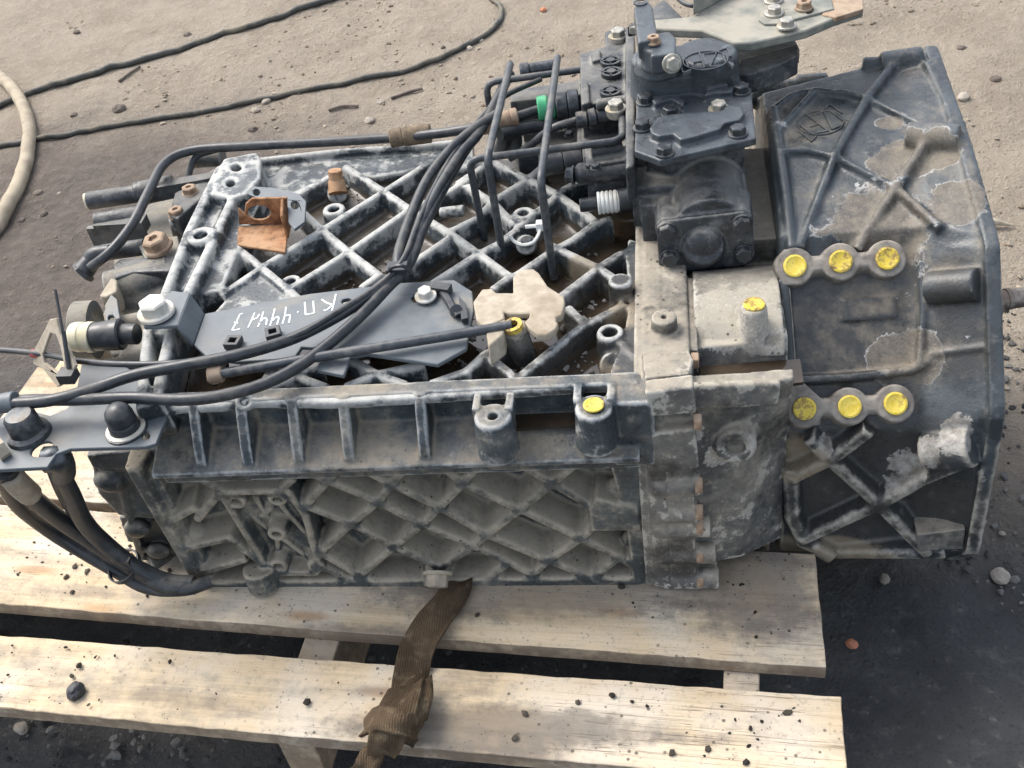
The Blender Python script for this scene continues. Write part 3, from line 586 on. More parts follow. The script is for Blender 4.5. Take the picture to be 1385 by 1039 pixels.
# lower X of ribs
br([(1095, 584), (1121, 609), (1186, 668), (1258, 735)], .015, .021, .024); br([(1168, 580), (1121, 609), (1048, 642)], .012, .016, .02) if False else br([(1168, 580), (1121, 609), (1075, 632)], .015, .021, .024)
br([(1310, 612), (1252, 636), (1186, 669), (1086, 716)], .015, .021, .024); br([(1068, 628), (1072, 690), (1086, 722), (1120, 742)], .018, .018, .028); br([(1086, 728), (1133, 744), (1276, 744)], .016, .010, .022)
# pads with their webs, recessed panel between
PO = .240
def dpts(l, off): return [D(a, b, off) for a, b in l]
PADS = (((1075, 360), (1137, 354), (1200, 350)), ((1088, 553), (1149, 550), (1211, 546)))
PADX = (dpts([(1053, 345), (1062, 336), (1092, 380), (1085, 386), (1058, 386)], PO-.001), dpts([(1064, 503), (1090, 520), (1112, 540), (1110, 575), (1074, 578), (1068, 560)], PO-.001))
for pts, w_ in (([(1060, 380), (1064, 420), (1071, 518)], .012), ([(1071, 514), (1150, 510), (1236, 500), (1262, 486)], .009), ([(1246, 340), (1250, 420), (1244, 498)], .007)):
    bell.rib([D(a, b, PO-.001) for a, b in pts], N45, w_, w_*1.5, .03)
bell.prism(dpts([(1140, 404), (1212, 400), (1213, 430), (1141, 435)], .2275), -N45*.01)
# cylinder lugs at the rim
for (a, b, r) in (((1226, 190), (1298, 194), .016), ((1258, 390), (1326, 385), .0175), ((1252, 606), (1318, 600), .022)):
    p, n = RC(bb, *a); q, m = RC(bb, *b); o = .006; bell.cup(q+m*o, p+n*o, r, r, .006, .01)
p = Z(1191, 86, .082); bell.cup(p+A([.05, .0, .004]), p, .014, .014, .006, .01); p = Z(1166, 88, .075); bell.cyl(p, p+A([.03, -.005, 0]), .010)
for px, py, r in ((1036, 128, .018), (1062, 122, .014), (1098, 116, .016)): q = Z(px, py, .03); bell.cyl(q+A([-.02, 0, 0]), q+A([.02, 0, 0]), r, r)
# rim flange
rim = [(BX1, y, z) for y, z in SECS[-1][1]]; cen = A([BX1, .30, -.2]); rim = [A(q)+nrm(A(q)-cen)*.0045 for q in rim]
bell.prism([q+A([-.004, 0, 0]) for q in rim], (.016, 0, 0))
o_bell = cast('bell_housing', bell, .0023, M_BELL, gear, 3)
obj('bell_tab', MB().prism(Ys([(1240, 724), (1306, 716), (1303, 743), (1241, 746)], .004), (0, .03, 0)), M_FLANGE, o_bell, bevel=.0015)
M_PADM = simple_mat('bare_corroded_pad', (.13, .115, .10), (.27, .25, .22), .75, 70, bump=.5, dust=(.36, .32, .26), dlv=(.5, .72))
for row, ex in zip(PADS, PADX):
    m = MB()
    for px, py in row: c = D(px, py, PO); m.cyl(c-N45*.03, c, .0225, .0205, n=28, ch=.001)
    a, b = D(*row[0], PO), D(*row[2], PO); m.beam(a, b, N45, .020, .024, .02); m.prism(ex, -N45*.03)
    if row[0][1] > 400: m.prism(dpts([(1057, 388), (1069, 388), (1079, 508), (1066, 508)], PO-.003), -N45*.03)
    cast('mounting_pad', m, .0015, M_PADM, o_bell, 2)
# ------------------------------------------------------------------ smaller materials
M_BLACK = cast_mat('black_casting', paint=(.024, .028, .033), paint2=(.055, .062, .07), edge=(1.0, 1.9), worn=(.22, .23, .24), dust=(.27, .26, .23), dust_lv=(.48, .74), up=.08, specks=0, rough=.4)
M_SHIFT = cast_mat('shift_cover_paint', speck2=.06, paint=(.046, .056, .065), paint2=(.074, .088, .099), edge=(1.05, 1.9), worn=(.25, .26, .27), dust=(.25, .23, .2), dust_lv=(.68, .9), up=.02, specks=.1, rough=.34)
M_REAR = cast_mat('rear_casting', paint=(.05, .058, .062), paint2=(.09, .10, .103), edge=(.5, 1.2), dust=(.34, .305, .24), dust_lv=(.47, .72), up=.14, rough=.5, ox=(.58, .74))
M_RUBBER = simple_mat('black_rubber', (.019, .022, .026), (.036, .041, .046), .36, 90, dust=(.12, .115, .105), dlv=(.52, .8))
M_PIPE = simple_mat('black_coated_pipe', (.032, .038, .045), (.058, .066, .075), .36, 120, dust=(.17, .165, .15), dlv=(.5, .75))
M_PLATE = simple_mat('grey_painted_plate', (.082, .099, .112), (.122, .14, .152), .45, 40, dust=(.28, .25, .2), dlv=(.6, .82))
M_STEEL = simple_mat('dull_zinc', (.30, .29, .25), (.52, .5, .44), .42, 130, .55, dust=(.34, .28, .18), dlv=(.52, .72))
M_DSTEEL = simple_mat('dark_bolt_steel', (.045, .05, .055), (.10, .11, .12), .36, 140, .6, dust=(.22, .19, .15), dlv=(.55, .78))
M_CREAM = simple_mat('dusty_white_zinc', (.50, .48, .42), (.68, .66, .6), .5, 110, .2, dust=(.42, .37, .28), dlv=(.55, .72))
M_RUST = simple_mat('rust', (.13, .055, .022), (.36, .17, .075), .85, 85, bump=.5, dust=(.42, .27, .16), dlv=(.48, .66))
M_RUSTY = simple_mat('rusty_steel', (.20, .13, .085), (.42, .29, .19), .8, 95, bump=.4, dust=(.34, .27, .2), dlv=(.45, .65))
M_TAN = simple_mat('clay_caked_steel', (.31, .265, .20), (.45, .395, .31), .9, 75, bump=.6, dust=(.22, .175, .12), dlv=(.56, .72))
def yellow_mat():
    t = NT('yellow_plastic'); rnd = t.n('ShaderNodeObjectInfo').outputs['Random']; a = t.noise(70, 7, .7); w_ = t.n('ShaderNodeVectorMath', operation='ADD'); t.set(w_.inputs[0], t.obj()); cb = t.n('ShaderNodeCombineXYZ'); t.set(cb.inputs[0], t.ma('MULTIPLY', rnd, 9.)); t.set(w_.inputs[1], cb.outputs[0])
    b = t.noise(150, 6, .7, .3, w_.outputs[0]); c = t.mix(t.ss(b, .3, .7), (.60, .44, .035), (.76, .62, .13)); d = t.ma('ADD', b, t.ma('MULTIPLY', t.ma('SUBTRACT', rnd, .5), .22))
    c = t.mix(t.ma('MULTIPLY', t.ss(d, .52, .62), .85), c, (.27, .17, .05)); c = t.mix(t.ma('MULTIPLY', t.ss(d, .66, .72), .9), c, (.07, .045, .02)); t.bump(b, .35, .001); return t.out(c, .62)
M_YEL = yellow_mat()
M_GREEN = simple_mat('green_plastic', (.05, .36, .16), (.09, .46, .23), .4, 60, dust=(.2, .3, .18), dlv=(.6, .8))
M_WHITE = simple_mat('white_nylon', (.62, .64, .6), (.76, .77, .74), .45, 80, dust=(.45, .42, .35), dlv=(.55, .75))
M_IVORY = simple_mat('ivory_plastic', (.62, .57, .40), (.76, .72, .56), .45, 80, dust=(.42, .36, .2), dlv=(.5, .7))
M_OLIVE = simple_mat('olive_grey_bracket', (.13, .14, .12), (.24, .245, .215), .6, 45, dust=(.34, .315, .26), dlv=(.45, .65))
M_SLV = simple_mat('brown_cloth_wrap', (.10, .075, .05), (.22, .17, .115), .95, 110, bump=.8)
M_CHALK = simple_mat('white_marker', (.8, .82, .8), (.86, .87, .86), .7, 200, bump=.1)
M_BURLAP = None
# small repeated hardware, each kept round its own origin with +Z out of the surface
def hexm(r, h, mat, wr=None, dimple=0., ch=.12):
    m = MB(); c = r*ch
    if wr: m.lathe((0, 0, 0), (0, 0, 1), [(0, 0), (wr, 0), (wr, r*.22), (wr*.94, r*.3), (0, r*.3)], 24)
    z0 = r*.3 if wr else 0
    hx = lambda rr, z: [(rr*math.cos(math.pi/3*i), rr*math.sin(math.pi/3*i), z) for i in range(6)]
    ri = r*.86
    sec = [hx(r, z0), hx(r, z0+h-c), hx(ri, z0+h)]
    if dimple: sec += [hx(r*dimple, z0+h), hx(r*dimple*.9, z0+h-r*.25)]
    n = 6; v = [q for s in sec for q in s]; f = [tuple(range(5, -1, -1)), tuple(range((len(sec)-1)*6, len(sec)*6))]
    for i in range(len(sec)-1):
        for k in range(6): l = (k+1) % 6; f.append((i*6+k, i*6+l, i*6+6+l, i*6+6+k))
    m.add(v, f); me = lmesh(m, mat, 28, 'hex_bolt'); return me
B_DARK = hexm(.0078, .0065, M_DSTEEL, .0098, 0); B_ZINC = hexm(.0085, .007, M_STEEL, .0115, 0); B_BIG = hexm(.0165, .0125, M_CREAM, .021, 0)
B_RUST = hexm(.0165, .013, M_RUSTY, .019, .42); B_FLG = hexm(.0095, .008, M_RUSTY, None, 0); B_CAPB = hexm(.0085, .006, M_BLACK, .0095, 0); B_CRM = hexm(.0085, .008, M_CREAM, .0125, 0); B_PLUG = hexm(.0135, .014, M_TAN, .0175, .3)
YCAP = lmesh(MB().lathe((0, 0, 0), (0, 0, 1), [(0, 0), (.0118, 0), (.0124, .0012), (.0120, .0026), (.0100, .0031), (.0092, .0026), (0, .0028)], 28), M_YEL, 40, 'yellow_cap')
UP = (0, 0, 1)
# ------------------------------------------------------------------ hardware on castings
for row in (((1075, 360), (1137, 354), (1200, 350)), ((1088, 553), (1149, 550), (1211, 546))):
    for px, py in row: inst('yellow_cap', YCAP, gear, D(px, py, PO)+N45*.0005, N45, 1.0, px)
inst('yellow_cap', YCAP, gear, Z(1020, 413, .0225), UP, .92); inst('yellow_cap', YCAP, gear, Z(803, 549, .001), UP, .86)
for px, py in ((943, 488), (943, 571), (951, 656), (957, 692), (965, 712), (968, 750), (972, 784)):
    y = .058 if py < 500 else -.030
    p = Y(px-6, py, y) if py > 500 else Z(px-6, py, -.012); inst('flange_bolt', B_FLG, gear, (.183, p[1], p[2]), (1, 0, 0), 1.0, .3)
inst('flange_bolt', B_BIG, gear, Z(212, 424, .0385), UP, 1., .5, label='large whitish hex bolt')
inst('rusty_bolt', B_RUST, gear, Z(216, 336, -.002), (-.15, -.1, 1), 1., .1); inst('plate_bolt', B_CRM, gear, Z(576, 401, .0165), (0, -.1, 1), 1., .2)
inst('drain_plug', B_PLUG, gear, Y(592, 774, -.03), (0, -.75, -.45), 1.0, .5, label='dusty hex drain plug')
st = MB().cyl(Z(457, 262, -.006), Z(455, 245, .006), .0125, .0115, 20).cyl(Z(455, 246, .006), Z(453, 230, .022), .0095, .0095, 16, .001); obj('rusty_stud', st, M_RUST, gear)
obj('bleed_plug', MB().cyl(Z(713, 330, -.006), Z(712, 323, .002), .0075, .007, 16, .001), M_BLACK, gear)
# --- cap names on the bell and the shift cover: raised maker's mark, an oval with two capitals inside corner strokes
def emblem(name, c, n, xdir, s, mat, parent, sq=.8):
    n = nrm(n); x = nrm(A(xdir)-n*np.dot(n, xdir)); y = np.cross(n, x); m = MB()
    P = lambda a, b: A(c)+x*a*s+y*b*s*sq
    rg = [P(math.cos(t), math.sin(t)) for t in np.linspace(0, 2*math.pi, 41)]
    m.tube(rg, .0011, 6, 0)
    S_ = [[(-.55, .78), (-.08, .78), (-.62, -.72), (-.08, -.72)], [(.14, -.92), (.14, .78), (.66, .62)], [(.14, .05), (.52, .05)], [(-.86, .42), (-.86, -.42)], [(.84, .5), (.84, -.3)],
          [(-1.0, .55), (-1.12, 1.1), (-1.12, .7)], [(-1.15, -1.05), (-1.15, -.1)], [(1.15, 1.05), (1.15, .1)], [(-1.15, -1.05), (-.8, -.86)], [(1.15, 1.05), (.8, .86)]]
    for q in S_:
        for a, b in zip(q[:-1], q[1:]): m.beam(P(*a)+n*.0012, P(*b)+n*.0012, n, .0022, .0026, .004, .35)
    return obj(name, m, mat, parent)
p, nb_ = RC(bb, 1110, 167); q, _n2 = RC(bb, 1136, 157); emblem('raised_emblem', p+nb_*.0012, nb_, p-q, float(np.linalg.norm(p-q)), M_BELL, o_bell, 1.0)
# ------------------------------------------------------------------ shift unit
ZP = .125
sh_ = MB()
sh_.prism(Zs([(872, 176), (904, 182), (1008, 164), (1008, 112), (985, 66), (872, 74)], ZP-.006), (0, 0, -.13)); sh_.prism(Zs([(862, 200), (895, 211), (1018, 184), (1010, 130), (870, 140)], ZP-.006), (0, 0, -.014))
cx_ = .5*(Y(890, 330, .2)[0]+Y(1018, 320, .2)[0])
sh_.cyl((cx_+.006, .32, .036), (cx_+.006, .2, .036), .043, .043, 32)
cpx = [(888, 305), (896, 297), (1006, 284), (1017, 290), (1021, 346), (1010, 356), (902, 367), (891, 358)]
cf = Ys(cpx, .197); sh_.prism(cf, (0, .03, 0)); ctr = np.mean(cf, 0)
sh_.box((cx_, .235, .0), (.045, .035, .03)); sh_.box((cx_-.01, .30, -.0), (.06, .06, .05))
for px, py in ((901, 310), (1004, 300)): p = Y(px, py, .2); sh_.cyl(p, p+A([0, .05, 0]), .0125)
sh_.box(Z(895, 246, .055)+A([0, .0, -.012]), (.034, .022, .02)); sh_.box(Z(880, 275, .03), (.02, .02, .02))
sh_.cyl(Z(782, 236, .05), Z(900, 222, .05), .0135, .0135); sh_.cyl(Z(776, 237, .05), Z(786, 235, .05), .009, .011)
sh_.cyl(Z(790, 216, .04), Z(850, 206, .045), .018, .018)
o_sh = cast('shift_housing', sh_, .0019, M_BLACK, gear, 2)
fc = MB(); inner = [ctr+(A(q)-ctr)*.9 for q in cf]; fc.prism([A(q)+A([0, -.005, 0]) for q in cf], (0, .0045, 0)); fc.ball(Y(951, 331, .192), .0235, (1, .6, 1)); fc.cyl(Y(951, 331, .196), Y(951, 331, .186), .0265, .0225)
o_fc = cast('front_cap', fc, .0014, M_BLACK, o_sh, 2)
for px, py in ((902, 311), (1004, 301), (906, 347), (1006, 341)): inst('cap_bolt', B_CAPB, o_fc, Y(px, py, .1915), (0, -1, .0), 1.15, px)
# cover plate with its bulges
cp = MB(); cpo = [(858, 204), (893, 217), (1023, 187), (1016, 122), (1001, 104), (992, 84), (905, 96), (866, 92), (862, 120)]
cp.prism(Zs(cpo, ZP), (0, 0, -.009))
def bulge(l, h): cp.prism([A(q)+A([0, 0, h]) for q in Zs(l, ZP)], (0, 0, -h-.004))
bulge([(879, 183), (890, 168), (905, 164), (976, 159), (984, 151), (1003, 153), (1007, 163), (1000, 172), (980, 176), (974, 184), (946, 193), (921, 199), (911, 191), (891, 194), (882, 190)], .009)
bulge([(872, 118), (880, 114), (980, 118), (1000, 112), (998, 88), (868, 90)], .007)
bulge([(882, 143), (898, 139), (918, 137), (926, 145), (924, 152), (919, 148), (910, 142), (900, 144), (886, 149)], .008); bulge([(953, 138), (966, 134), (990, 133), (994, 125), (970, 124), (955, 132)], .008)
# domed oval top
for c_, r_ in ((Z(890, 98, .14), .031), (Z(955, 92, .14), .037)): cp.cyl(c_-A([0, 0, .03]), c_+A([0, 0, .022]), r_+.003, r_, 28, .004)
c0, c1 = Z(890, 98, .14), Z(955, 92, .14); cp.beam(c0+A([0, 0, .022]), c1+A([0, 0, .022]), UP, .064, .07, .05, 0)
o_cp = cast('shift_cover', cp, .0013, M_SHIFT, o_sh, 3)
for px, py in ((873, 139), (869, 174), (907, 155), (1003, 125), (998, 182), (899, 208)): inst('cover_bolt', B_DARK, o_cp, Z(px, py, ZP), UP, 1.12, px*.1)
inst('cover_bolt', B_ZINC, o_cp, Z(972, 149, ZP+.001), UP, 1.05, .2)
emblem('raised_emblem', Z(954, 82, .1625), UP, (-1, -.12, 0), .025, M_SHIFT, o_cp, .9)
# lever on its shaft
lv = MB(); d0 = Z(891, 86, .166); lv.cyl(d0-A([0, 0, .01]), d0+A([0, 0, .008]), .0285, .026, 28, .003)
d1 = Z(890, 68, .19); lv.cyl(d1-A([0, 0, .02]), d1+A([0, 0, .008]), .020, .019, 24, .002)
lv.prism(Zs([(880, 76), (914, 72), (914, 50), (905, 42), (880, 46)], .198), (0, 0, -.022))
lv.prism(Zs([(863, 58), (890, 52), (883, 10), (878, 2), (862, 2), (857, 12)], .206), (0, 0, -.02))
o_lv = cast('shift_lever', lv, .0014, M_SHIFT, gear, 2)
inst('clamp_nut', B_ZINC, o_lv, Z(908, 78, .192)+A([0, -.006, -.004]), (.3, -1, .25), .95, .3); inst('clamp_nut', B_RUST, o_lv, Z(884, 58, .2), UP, .45)
obj('lever_bore', MB().lathe(Z(866, 4, .2063), UP, [(.0055, 0), (.0085, 0), (.0085, .001), (.0055, .001)], 18), M_DSTEEL, o_lv)
obj('shift_stop_arm', MB().prism(Zs([(848, 36), (868, 20), (898, -2), (930, 30), (898, 30), (874, 30)], .15), (0, 0, -.015)), M_BLACK, gear, bevel=.002)
ba = MB().prism(Zs([(996, 100), (1000, 80), (1068, 62), (1080, 60), (1080, 74), (1052, 88), (1012, 101)], .128), (0, 0, -.026)); ba.prism(Zs([(930, 70), (1075, 52), (1082, 66), (1000, 90), (940, 92)], .118), (0, 0, -.02)); o_ba = cast('side_arm', ba, .0018, M_BLACK, gear, 2)
bk = thing_part = obj('linkage_bracket', MB().prism(Zs([(850, 36), (892, 39), (949, 41), (992, 58), (1016, 58), (1090, 41), (1130, 24), (1168, 12), (1165, -34), (1060, -60), (1000, -30), (938, 22), (880, 27)], .165), (0, 0, -.011)), M_OLIVE, gear, bevel=.002)
a_, b_ = Z(938, 22, .165), Z(1010, -18, .165); obj('upstand', MB().prism([a_, b_, b_+A([0, .006, 0]), a_+A([0, .006, 0])], (0, 0, .022)), M_OLIVE, bk, bevel=.0015)
obj('rusty_end', MB().prism(Zs([(1112, 20), (1130, 24), (1168, 12), (1165, -34), (1124, -30)], .1665), (0, 0, -.006)), M_RUSTY, bk, bevel=.001)
obj('slotted_plate', MB().plate(Zs([(1026, 26), (1030, 14), (1050, -14), (1120, -20), (1128, 12), (1050, 32), (1034, 32)], .168), [Zs(arc((1094, 13), 6, 0, 340, 9), .168), Zs(arc((1058, 17), 4, 0, 340, 8), .168)], (0, 0, -.004)), M_OLIVE, bk, bevel=.001)
for px, py, me_ in ((1047, 19, B_ZINC), (1087, 12, B_RUST), (1064, 36, B_ZINC), (1046, 2, B_ZINC)): inst('bracket_bolt', me_, bk, Z(px, py, .1685), UP, 1.0 if me_ is B_ZINC else .55, px*.07)
obj('wire_loop', MB().tube([Z(a, b, .16) for a, b in ((912, -6), (924, 4), (938, 8), (947, 2), (950, -8))], .0028, 8), M_RUBBER, gear)
# ------------------------------------------------------------------ valve block left of the shift unit
vb = MB(); vb.prism(Zs([(784, 72), (822, 62), (846, 60), (848, 134), (786, 142)], .088), (0, 0, -.05)); vb.prism(Zs([(846, 36), (858, 34), (859, 224), (846, 228)], .10), (0, 0, -.045)); vb.prism(Zs([(818, 42), (846, 36), (846, 66), (818, 66)], .085), (0, 0, -.03))
vb.prism(Zs([(790, 197), (846, 188), (848, 216), (792, 224)], .066), (0, 0, -.05)); vb.cyl(Z(800, 206, .07), Z(842, 200, .07), .009, .009); vb.prism(Zs([(784, 112), (796, 110), (798, 138), (786, 142)], .094), (0, 0, -.02)); vb.prism(Zs([(800, 70), (812, 67), (813, 80), (801, 83)], .094), (0, 0, -.02)); vb.cyl(Z(806, 142, .09), Z(846, 136, .09), .007, .007); vb.prism(Zs([(690, 182), (790, 165), (800, 200), (700, 212)], .0), (0, 0, -.05)); vb.prism(Zs([(690, 122), (784, 108), (786, 128), (690, 138)], .05), (0, 0, -.06))
vb.prism(Zs([(780, 150), (850, 140), (850, 200), (780, 205)], .04), (0, 0, -.06))
vb.tube([Z(676, 206, -.0), Z(682, 186, .03), Z(676, 172, .045), Z(668, 178, .02)], .010, 10); vb.tube([Z(694, 208, -.0), Z(698, 188, .02), Z(690, 174, .04)], .009, 10); vb.box(Z(740, 186, -.005), (.03, .02, .02))
o_vb = cast('valve_block', vb, .0019, M_BLACK, gear, 2)
for px, py in ((826, 86), (827, 101), (826, 127)):
    p = Z(px, py, .089); obj('round_clip', MB().lathe(p, UP, [(.010, 0), (.0135, 0), (.0135, .005), (.010, .005)], 20).lathe(p, UP, [(0, 0), (.006, 0), (.006, .006), (0, .006)], 12).box(p+A([0, 0, .003]), (.0125, .0012, .002)).box(p+A([0, 0, .003]), (.0012, .0125, .002)), M_RUBBER, o_vb)
for px, py in ((836, 50), (833, 148)): p = Z(px, py, .09); inst('union_bolt', B_ZINC, o_vb, p, UP, 1.15, .3); obj('banjo', MB().lathe(p-A([0, 0, .009]), UP, [(0, 0), (.011, 0), (.0118, .002), (.0118, .007), (.011, .009), (0, .009)], 20), M_STEEL, o_vb)
def conn(name, mat, segs, z0, z1, parent=gear):      # turned connector: list of (px, py, radius) steps
    m = MB()
    for (a, b, r), (c, d, q) in zip(segs[:-1], segs[1:]): m.cyl(Z(a, b, z0), Z(c, d, z0), r, r, 18, min(.0015, r*.15))
    return obj(name, m, mat, parent)
conn('grey_nut', M_DSTEEL, [(752, 145, .018), (768, 143, .0195), (783, 141, .017)], .06, 0); conn('green_plug', M_GREEN, [(727, 148, .0165), (741, 146, .014), (752, 145, 0)], .06, 0)
conn('pipe_union', M_DSTEEL, [(779, 163, .0105), (795, 161, .0125), (806, 159, .0095), (828, 155, 0)], .075, 0); conn('air_coupling', M_DSTEEL, [(703, 97, .0105), (716, 95, .009), (752, 89, 0)], .085, 0)
conn('sensor_body', M_RUBBER, [(730, 224, .014), (762, 219, .0155), (788, 215, 0)], .03, 0); conn('plug_tip', M_RUBBER, [(784, 278, .0085), (808, 275, 0)], .025, 0)
m = MB()
for i in range(5): a = i/5; m.cyl(Z(808+28*a, 275-3*a, .025), Z(808+28*(a+.16), 275-3*(a+.16), .025), .0138, .0138, 20, .001)
m.cyl(Z(808, 275, .025), Z(837, 272, .025), .0125); obj('white_corrugated_collar', m, M_WHITE, gear)
conn('switch_body', M_RUBBER, [(836, 272, .0145), (856, 269, .0165), (882, 266, 0)], .025, 0)
conn('sleeve', M_RUSTY, [(651, 172, .011), (690, 160, .012), (700, 158, 0)], .06, 0)
# ------------------------------------------------------------------ bent pipes and cables
def pipe(name, pts, r, mat=None, parent=gear, sm=5): return obj(name, MB().tube(pts, r, 12, sm), mat or M_PIPE, parent, smooth=60)
def corner(a, b, c, k=.016):                         # round a corner at b
    a, b, c = A(a), A(b), A(c); p, q = b+nrm(a-b)*k, b+nrm(c-b)*k
    return [p*(1-t)**2+2*b*t*(1-t)+q*t*t for t in np.linspace(0, 1, 8)]
fC = Z(681, 352, -.03); tC = Y(659, 214, fC[1]); eC = Z(690, 87, tC[2]); pipe('bent_pipe', [fC]+corner(fC, tC, eC)+[eC], .0048, sm=0)
fD = Z(749, 376, -.03); tD = Y(731, 243, fD[1]); eD = Z(754, 78, tD[2]); pipe('bent_pipe', [fD]+corner(fD, tD, eD)+[eD], .0048, sm=0)
fB = Z(655, 322, -.03); tB = Y(634, 216, fB[1]); zB = tB[2]; e1 = Z(842, 190, zB); e2 = Z(841, 150, zB)
pipe('bent_pipe', [fB]+corner(fB, tB, e1)+corner(tB, e1, e2)+[e2], .0046, sm=0)
tA = Z(657, 112, zB); eA1 = Z(847, 86, zB); eA2 = Z(850, 50, zB); fA = tA+A([0, 0, -.07]); pipe('bent_pipe', [fA]+corner(fA, tA, eA1)+corner(tA, eA1, eA2)+[eA2], .0046, sm=0)
def cable(name, l, r, mat=None, parent=gear): return pipe(name, [Z(a, b, z) for a, b, z in l], r, mat or M_RUBBER, parent)
cable('air_hose', [(-30, 548, .022), (60, 543, .024), (120, 528, .026), (180, 508, .03), (240, 496, .034), (300, 485, .034), (360, 470, .032), (410, 452, .03), (470, 420, .03), (508, 393, .032), (535, 368, .036), (540, 340, .04), (556, 292, .045), (580, 240, .055), (612, 200, .065), (645, 172, .07), (672, 155, .07)], .0066)
cable('air_hose', [(-30, 552, .016), (30, 542, .018), (100, 541, .02), (180, 538, .022), (240, 541, .024), (290, 537, .024), (350, 522, .022), (400, 498, .022), (445, 465, .024), (490, 425, .028), (525, 388, .03), (545, 366, .036), (562, 320, .042), (590, 262, .052), (622, 210, .062), (650, 176, .066), (690, 100, .08)], .0066)
cable('thin_wire', [(-30, 471, .0), (50, 478, .01), (110, 489, .02), (180, 493, .026), (250, 490, .028), (320, 478, .03), (400, 454, .034), (460, 420, .036), (510, 388, .036), (545, 352, .044), (566, 300, .05), (600, 230, .058), (640, 172, .07), (680, 132, .075), (732, 107, .08)], .0036)
cable('air_hose', [(537, 376, .026), (556, 352, .036), (572, 310, .042), (600, 255, .05), (632, 200, .06), (654, 172, .062)], .0062)
cable('air_hose', [(122, 362, -.015), (150, 340, .0), (178, 305, .01), (200, 262, .018), (222, 222, .02), (258, 204, .022), (330, 198, .022), (430, 193, .022), (528, 187, .022), (590, 181, .03), (630, 175, .04), (655, 171, .05)], .0066)
cable('air_hose', [(254, 246, -.01), (258, 226, .0), (268, 210, .012), (300, 200, .018)], .005)
cable('air_hose', [(676, 166, .055), (700, 158, .058), (728, 149, .06)], .0065); cable('air_hose', [(690, 214, .02), (716, 198, .04), (745, 175, .065), (780, 163, .075)], .0052); cable('air_hose', [(676, 182, .05), (705, 174, .045), (760, 166, .04)], .009)
conn('cloth_sleeve', M_SLV, [(527, 188, .0125), (545, 185, .0132), (583, 180, 0)], .023, 0)
m = MB(); m.box(Z(538, 366, .038), (.012, .009, .007), frame(UP, (0, 1, 0))); m.tube([Z(524, 371, .035), Z(530, 362, .05), Z(545, 360, .054), Z(556, 368, .04)], .0025, 6); obj('cable_tie', m, M_RUBBER, gear, bevel=.001)
cable('push_rod', [(296, 506, .022), (360, 495, .022), (430, 483, .022), (560, 462, .022), (692, 440, .022)], .0055, M_PIPE)
conn('rod_end', M_RUSTY, [(282, 508, .0095), (302, 505, .0095)], .02, 0)
hx = [Z(708, 484, -.035), Z(694, 448, .012)]; hb = hexm(.0155, .05, M_FLANGE, None, .4); inst('hex_pillar', hb, gear, hx[0], hx[1]-hx[0]+A([0, 0, .02]), 1., .2)
obj('yellow_ring', MB().lathe(Z(695, 444, .0175), (-.15, -.1, 1), [(.006, 0), (.0105, 0), (.0105, .006), (.006, .006)], 20), M_YEL, gear)
# ------------------------------------------------------------------ plates on the deck
PZ = .012
mp_ = MB().plate(Zs([(277, 424), (420, 397), (537, 383), (614, 378), (639, 394), (641, 420), (631, 471), (592, 493), (495, 478), (474, 482), (465, 508), (428, 500), (432, 486), (427, 470), (408, 469), (398, 485), (321, 489), (281, 484), (262, 466)], PZ),
                 [Zs([(470+8*math.cos(t), 408+4.5*math.sin(t)) for t in np.linspace(0, 6, 14)], PZ), Zs([(563+7*math.cos(t), 404+5*math.sin(t)) for t in np.linspace(0, 6, 14)], PZ)], (0, 0, -.005))
a1, b1, a2, b2 = Z(257, 396, .036), Z(240, 440, .036), Z(277, 424, PZ), Z(262, 466, PZ); dn = A([0, 0, -.005])
mp_.prism([a1, b1, b2, a2], dn+A([-.003, 0, 0])); mp_.prism([Z(192, 420, .036), Z(233, 393, .036), a1, b1, Z(194, 442, .036)], dn)
o_mp = obj('mounting_plate', mp_, M_PLATE, gear, bevel=.0012)
def stroke(m, l, z, w=.0028):
    P = [Z(180+a/4.946, 360+b/4.946, z) for a, b in l]; P = smooth_path(P, 4) if len(P) > 2 else P
    m.tube(P, w*.5, 6, 0)
wtxt = MB()
for l in ([(718, 424), (690, 430), (662, 432)], [(664, 430), (690, 385), (716, 326)], [(716, 326), (736, 321)], [(678, 380), (706, 386)], [(770, 416), (792, 372), (814, 318)], [(806, 362), (832, 348), (846, 326)], [(836, 412), (858, 360), (874, 310)],
          [(846, 384), (880, 352), (896, 362), (890, 400)], [(918, 404), (934, 350), (950, 290)], [(926, 376), (962, 344), (976, 352), (964, 396)], [(1000, 392), (1018, 330), (1024, 278)], [(1010, 344), (1042, 330), (1052, 340), (1044, 384)], [(1102, 308), (1108, 314)],
          [(1150, 246), (1156, 330)], [(1156, 330), (1214, 318)], [(1206, 238), (1214, 318)], [(1358, 192), (1346, 250), (1332, 302)], [(1340, 262), (1300, 250), (1264, 226)], [(1340, 258), (1300, 296), (1276, 300)]): stroke(wtxt, l, PZ-.0006)
obj('chalk_number', wtxt, M_CHALK, o_mp, smooth=None)
for px, py, sp in ((317, 467, -.1), (371, 455, .35)):
    p = Z(px, py, PZ+.001); ca, sa = math.cos(sp), math.sin(sp); ax = [A([ca, sa, 0]), A([-sa, ca, 0])]
    sq = lambda h: [p+ax[0]*h*x+ax[1]*h*y for x, y in ((-1, -1), (1, -1), (1, 1), (-1, 1))]
    obj('tie_block', MB().plate(sq(.0085), [sq(.0042)], (0, 0, .008)), M_RUBBER, o_mp, bevel=.0008)
m = MB(); zz = PZ+.006; m.box(Z(597, 391, zz), (.011, .006, .005), frame(UP, (.3, 1, 0))); P = [Z(598, 391, zz+.002), Z(606, 404, zz+.001), Z(612, 415, zz+.001), Z(620, 424, zz+.002)]
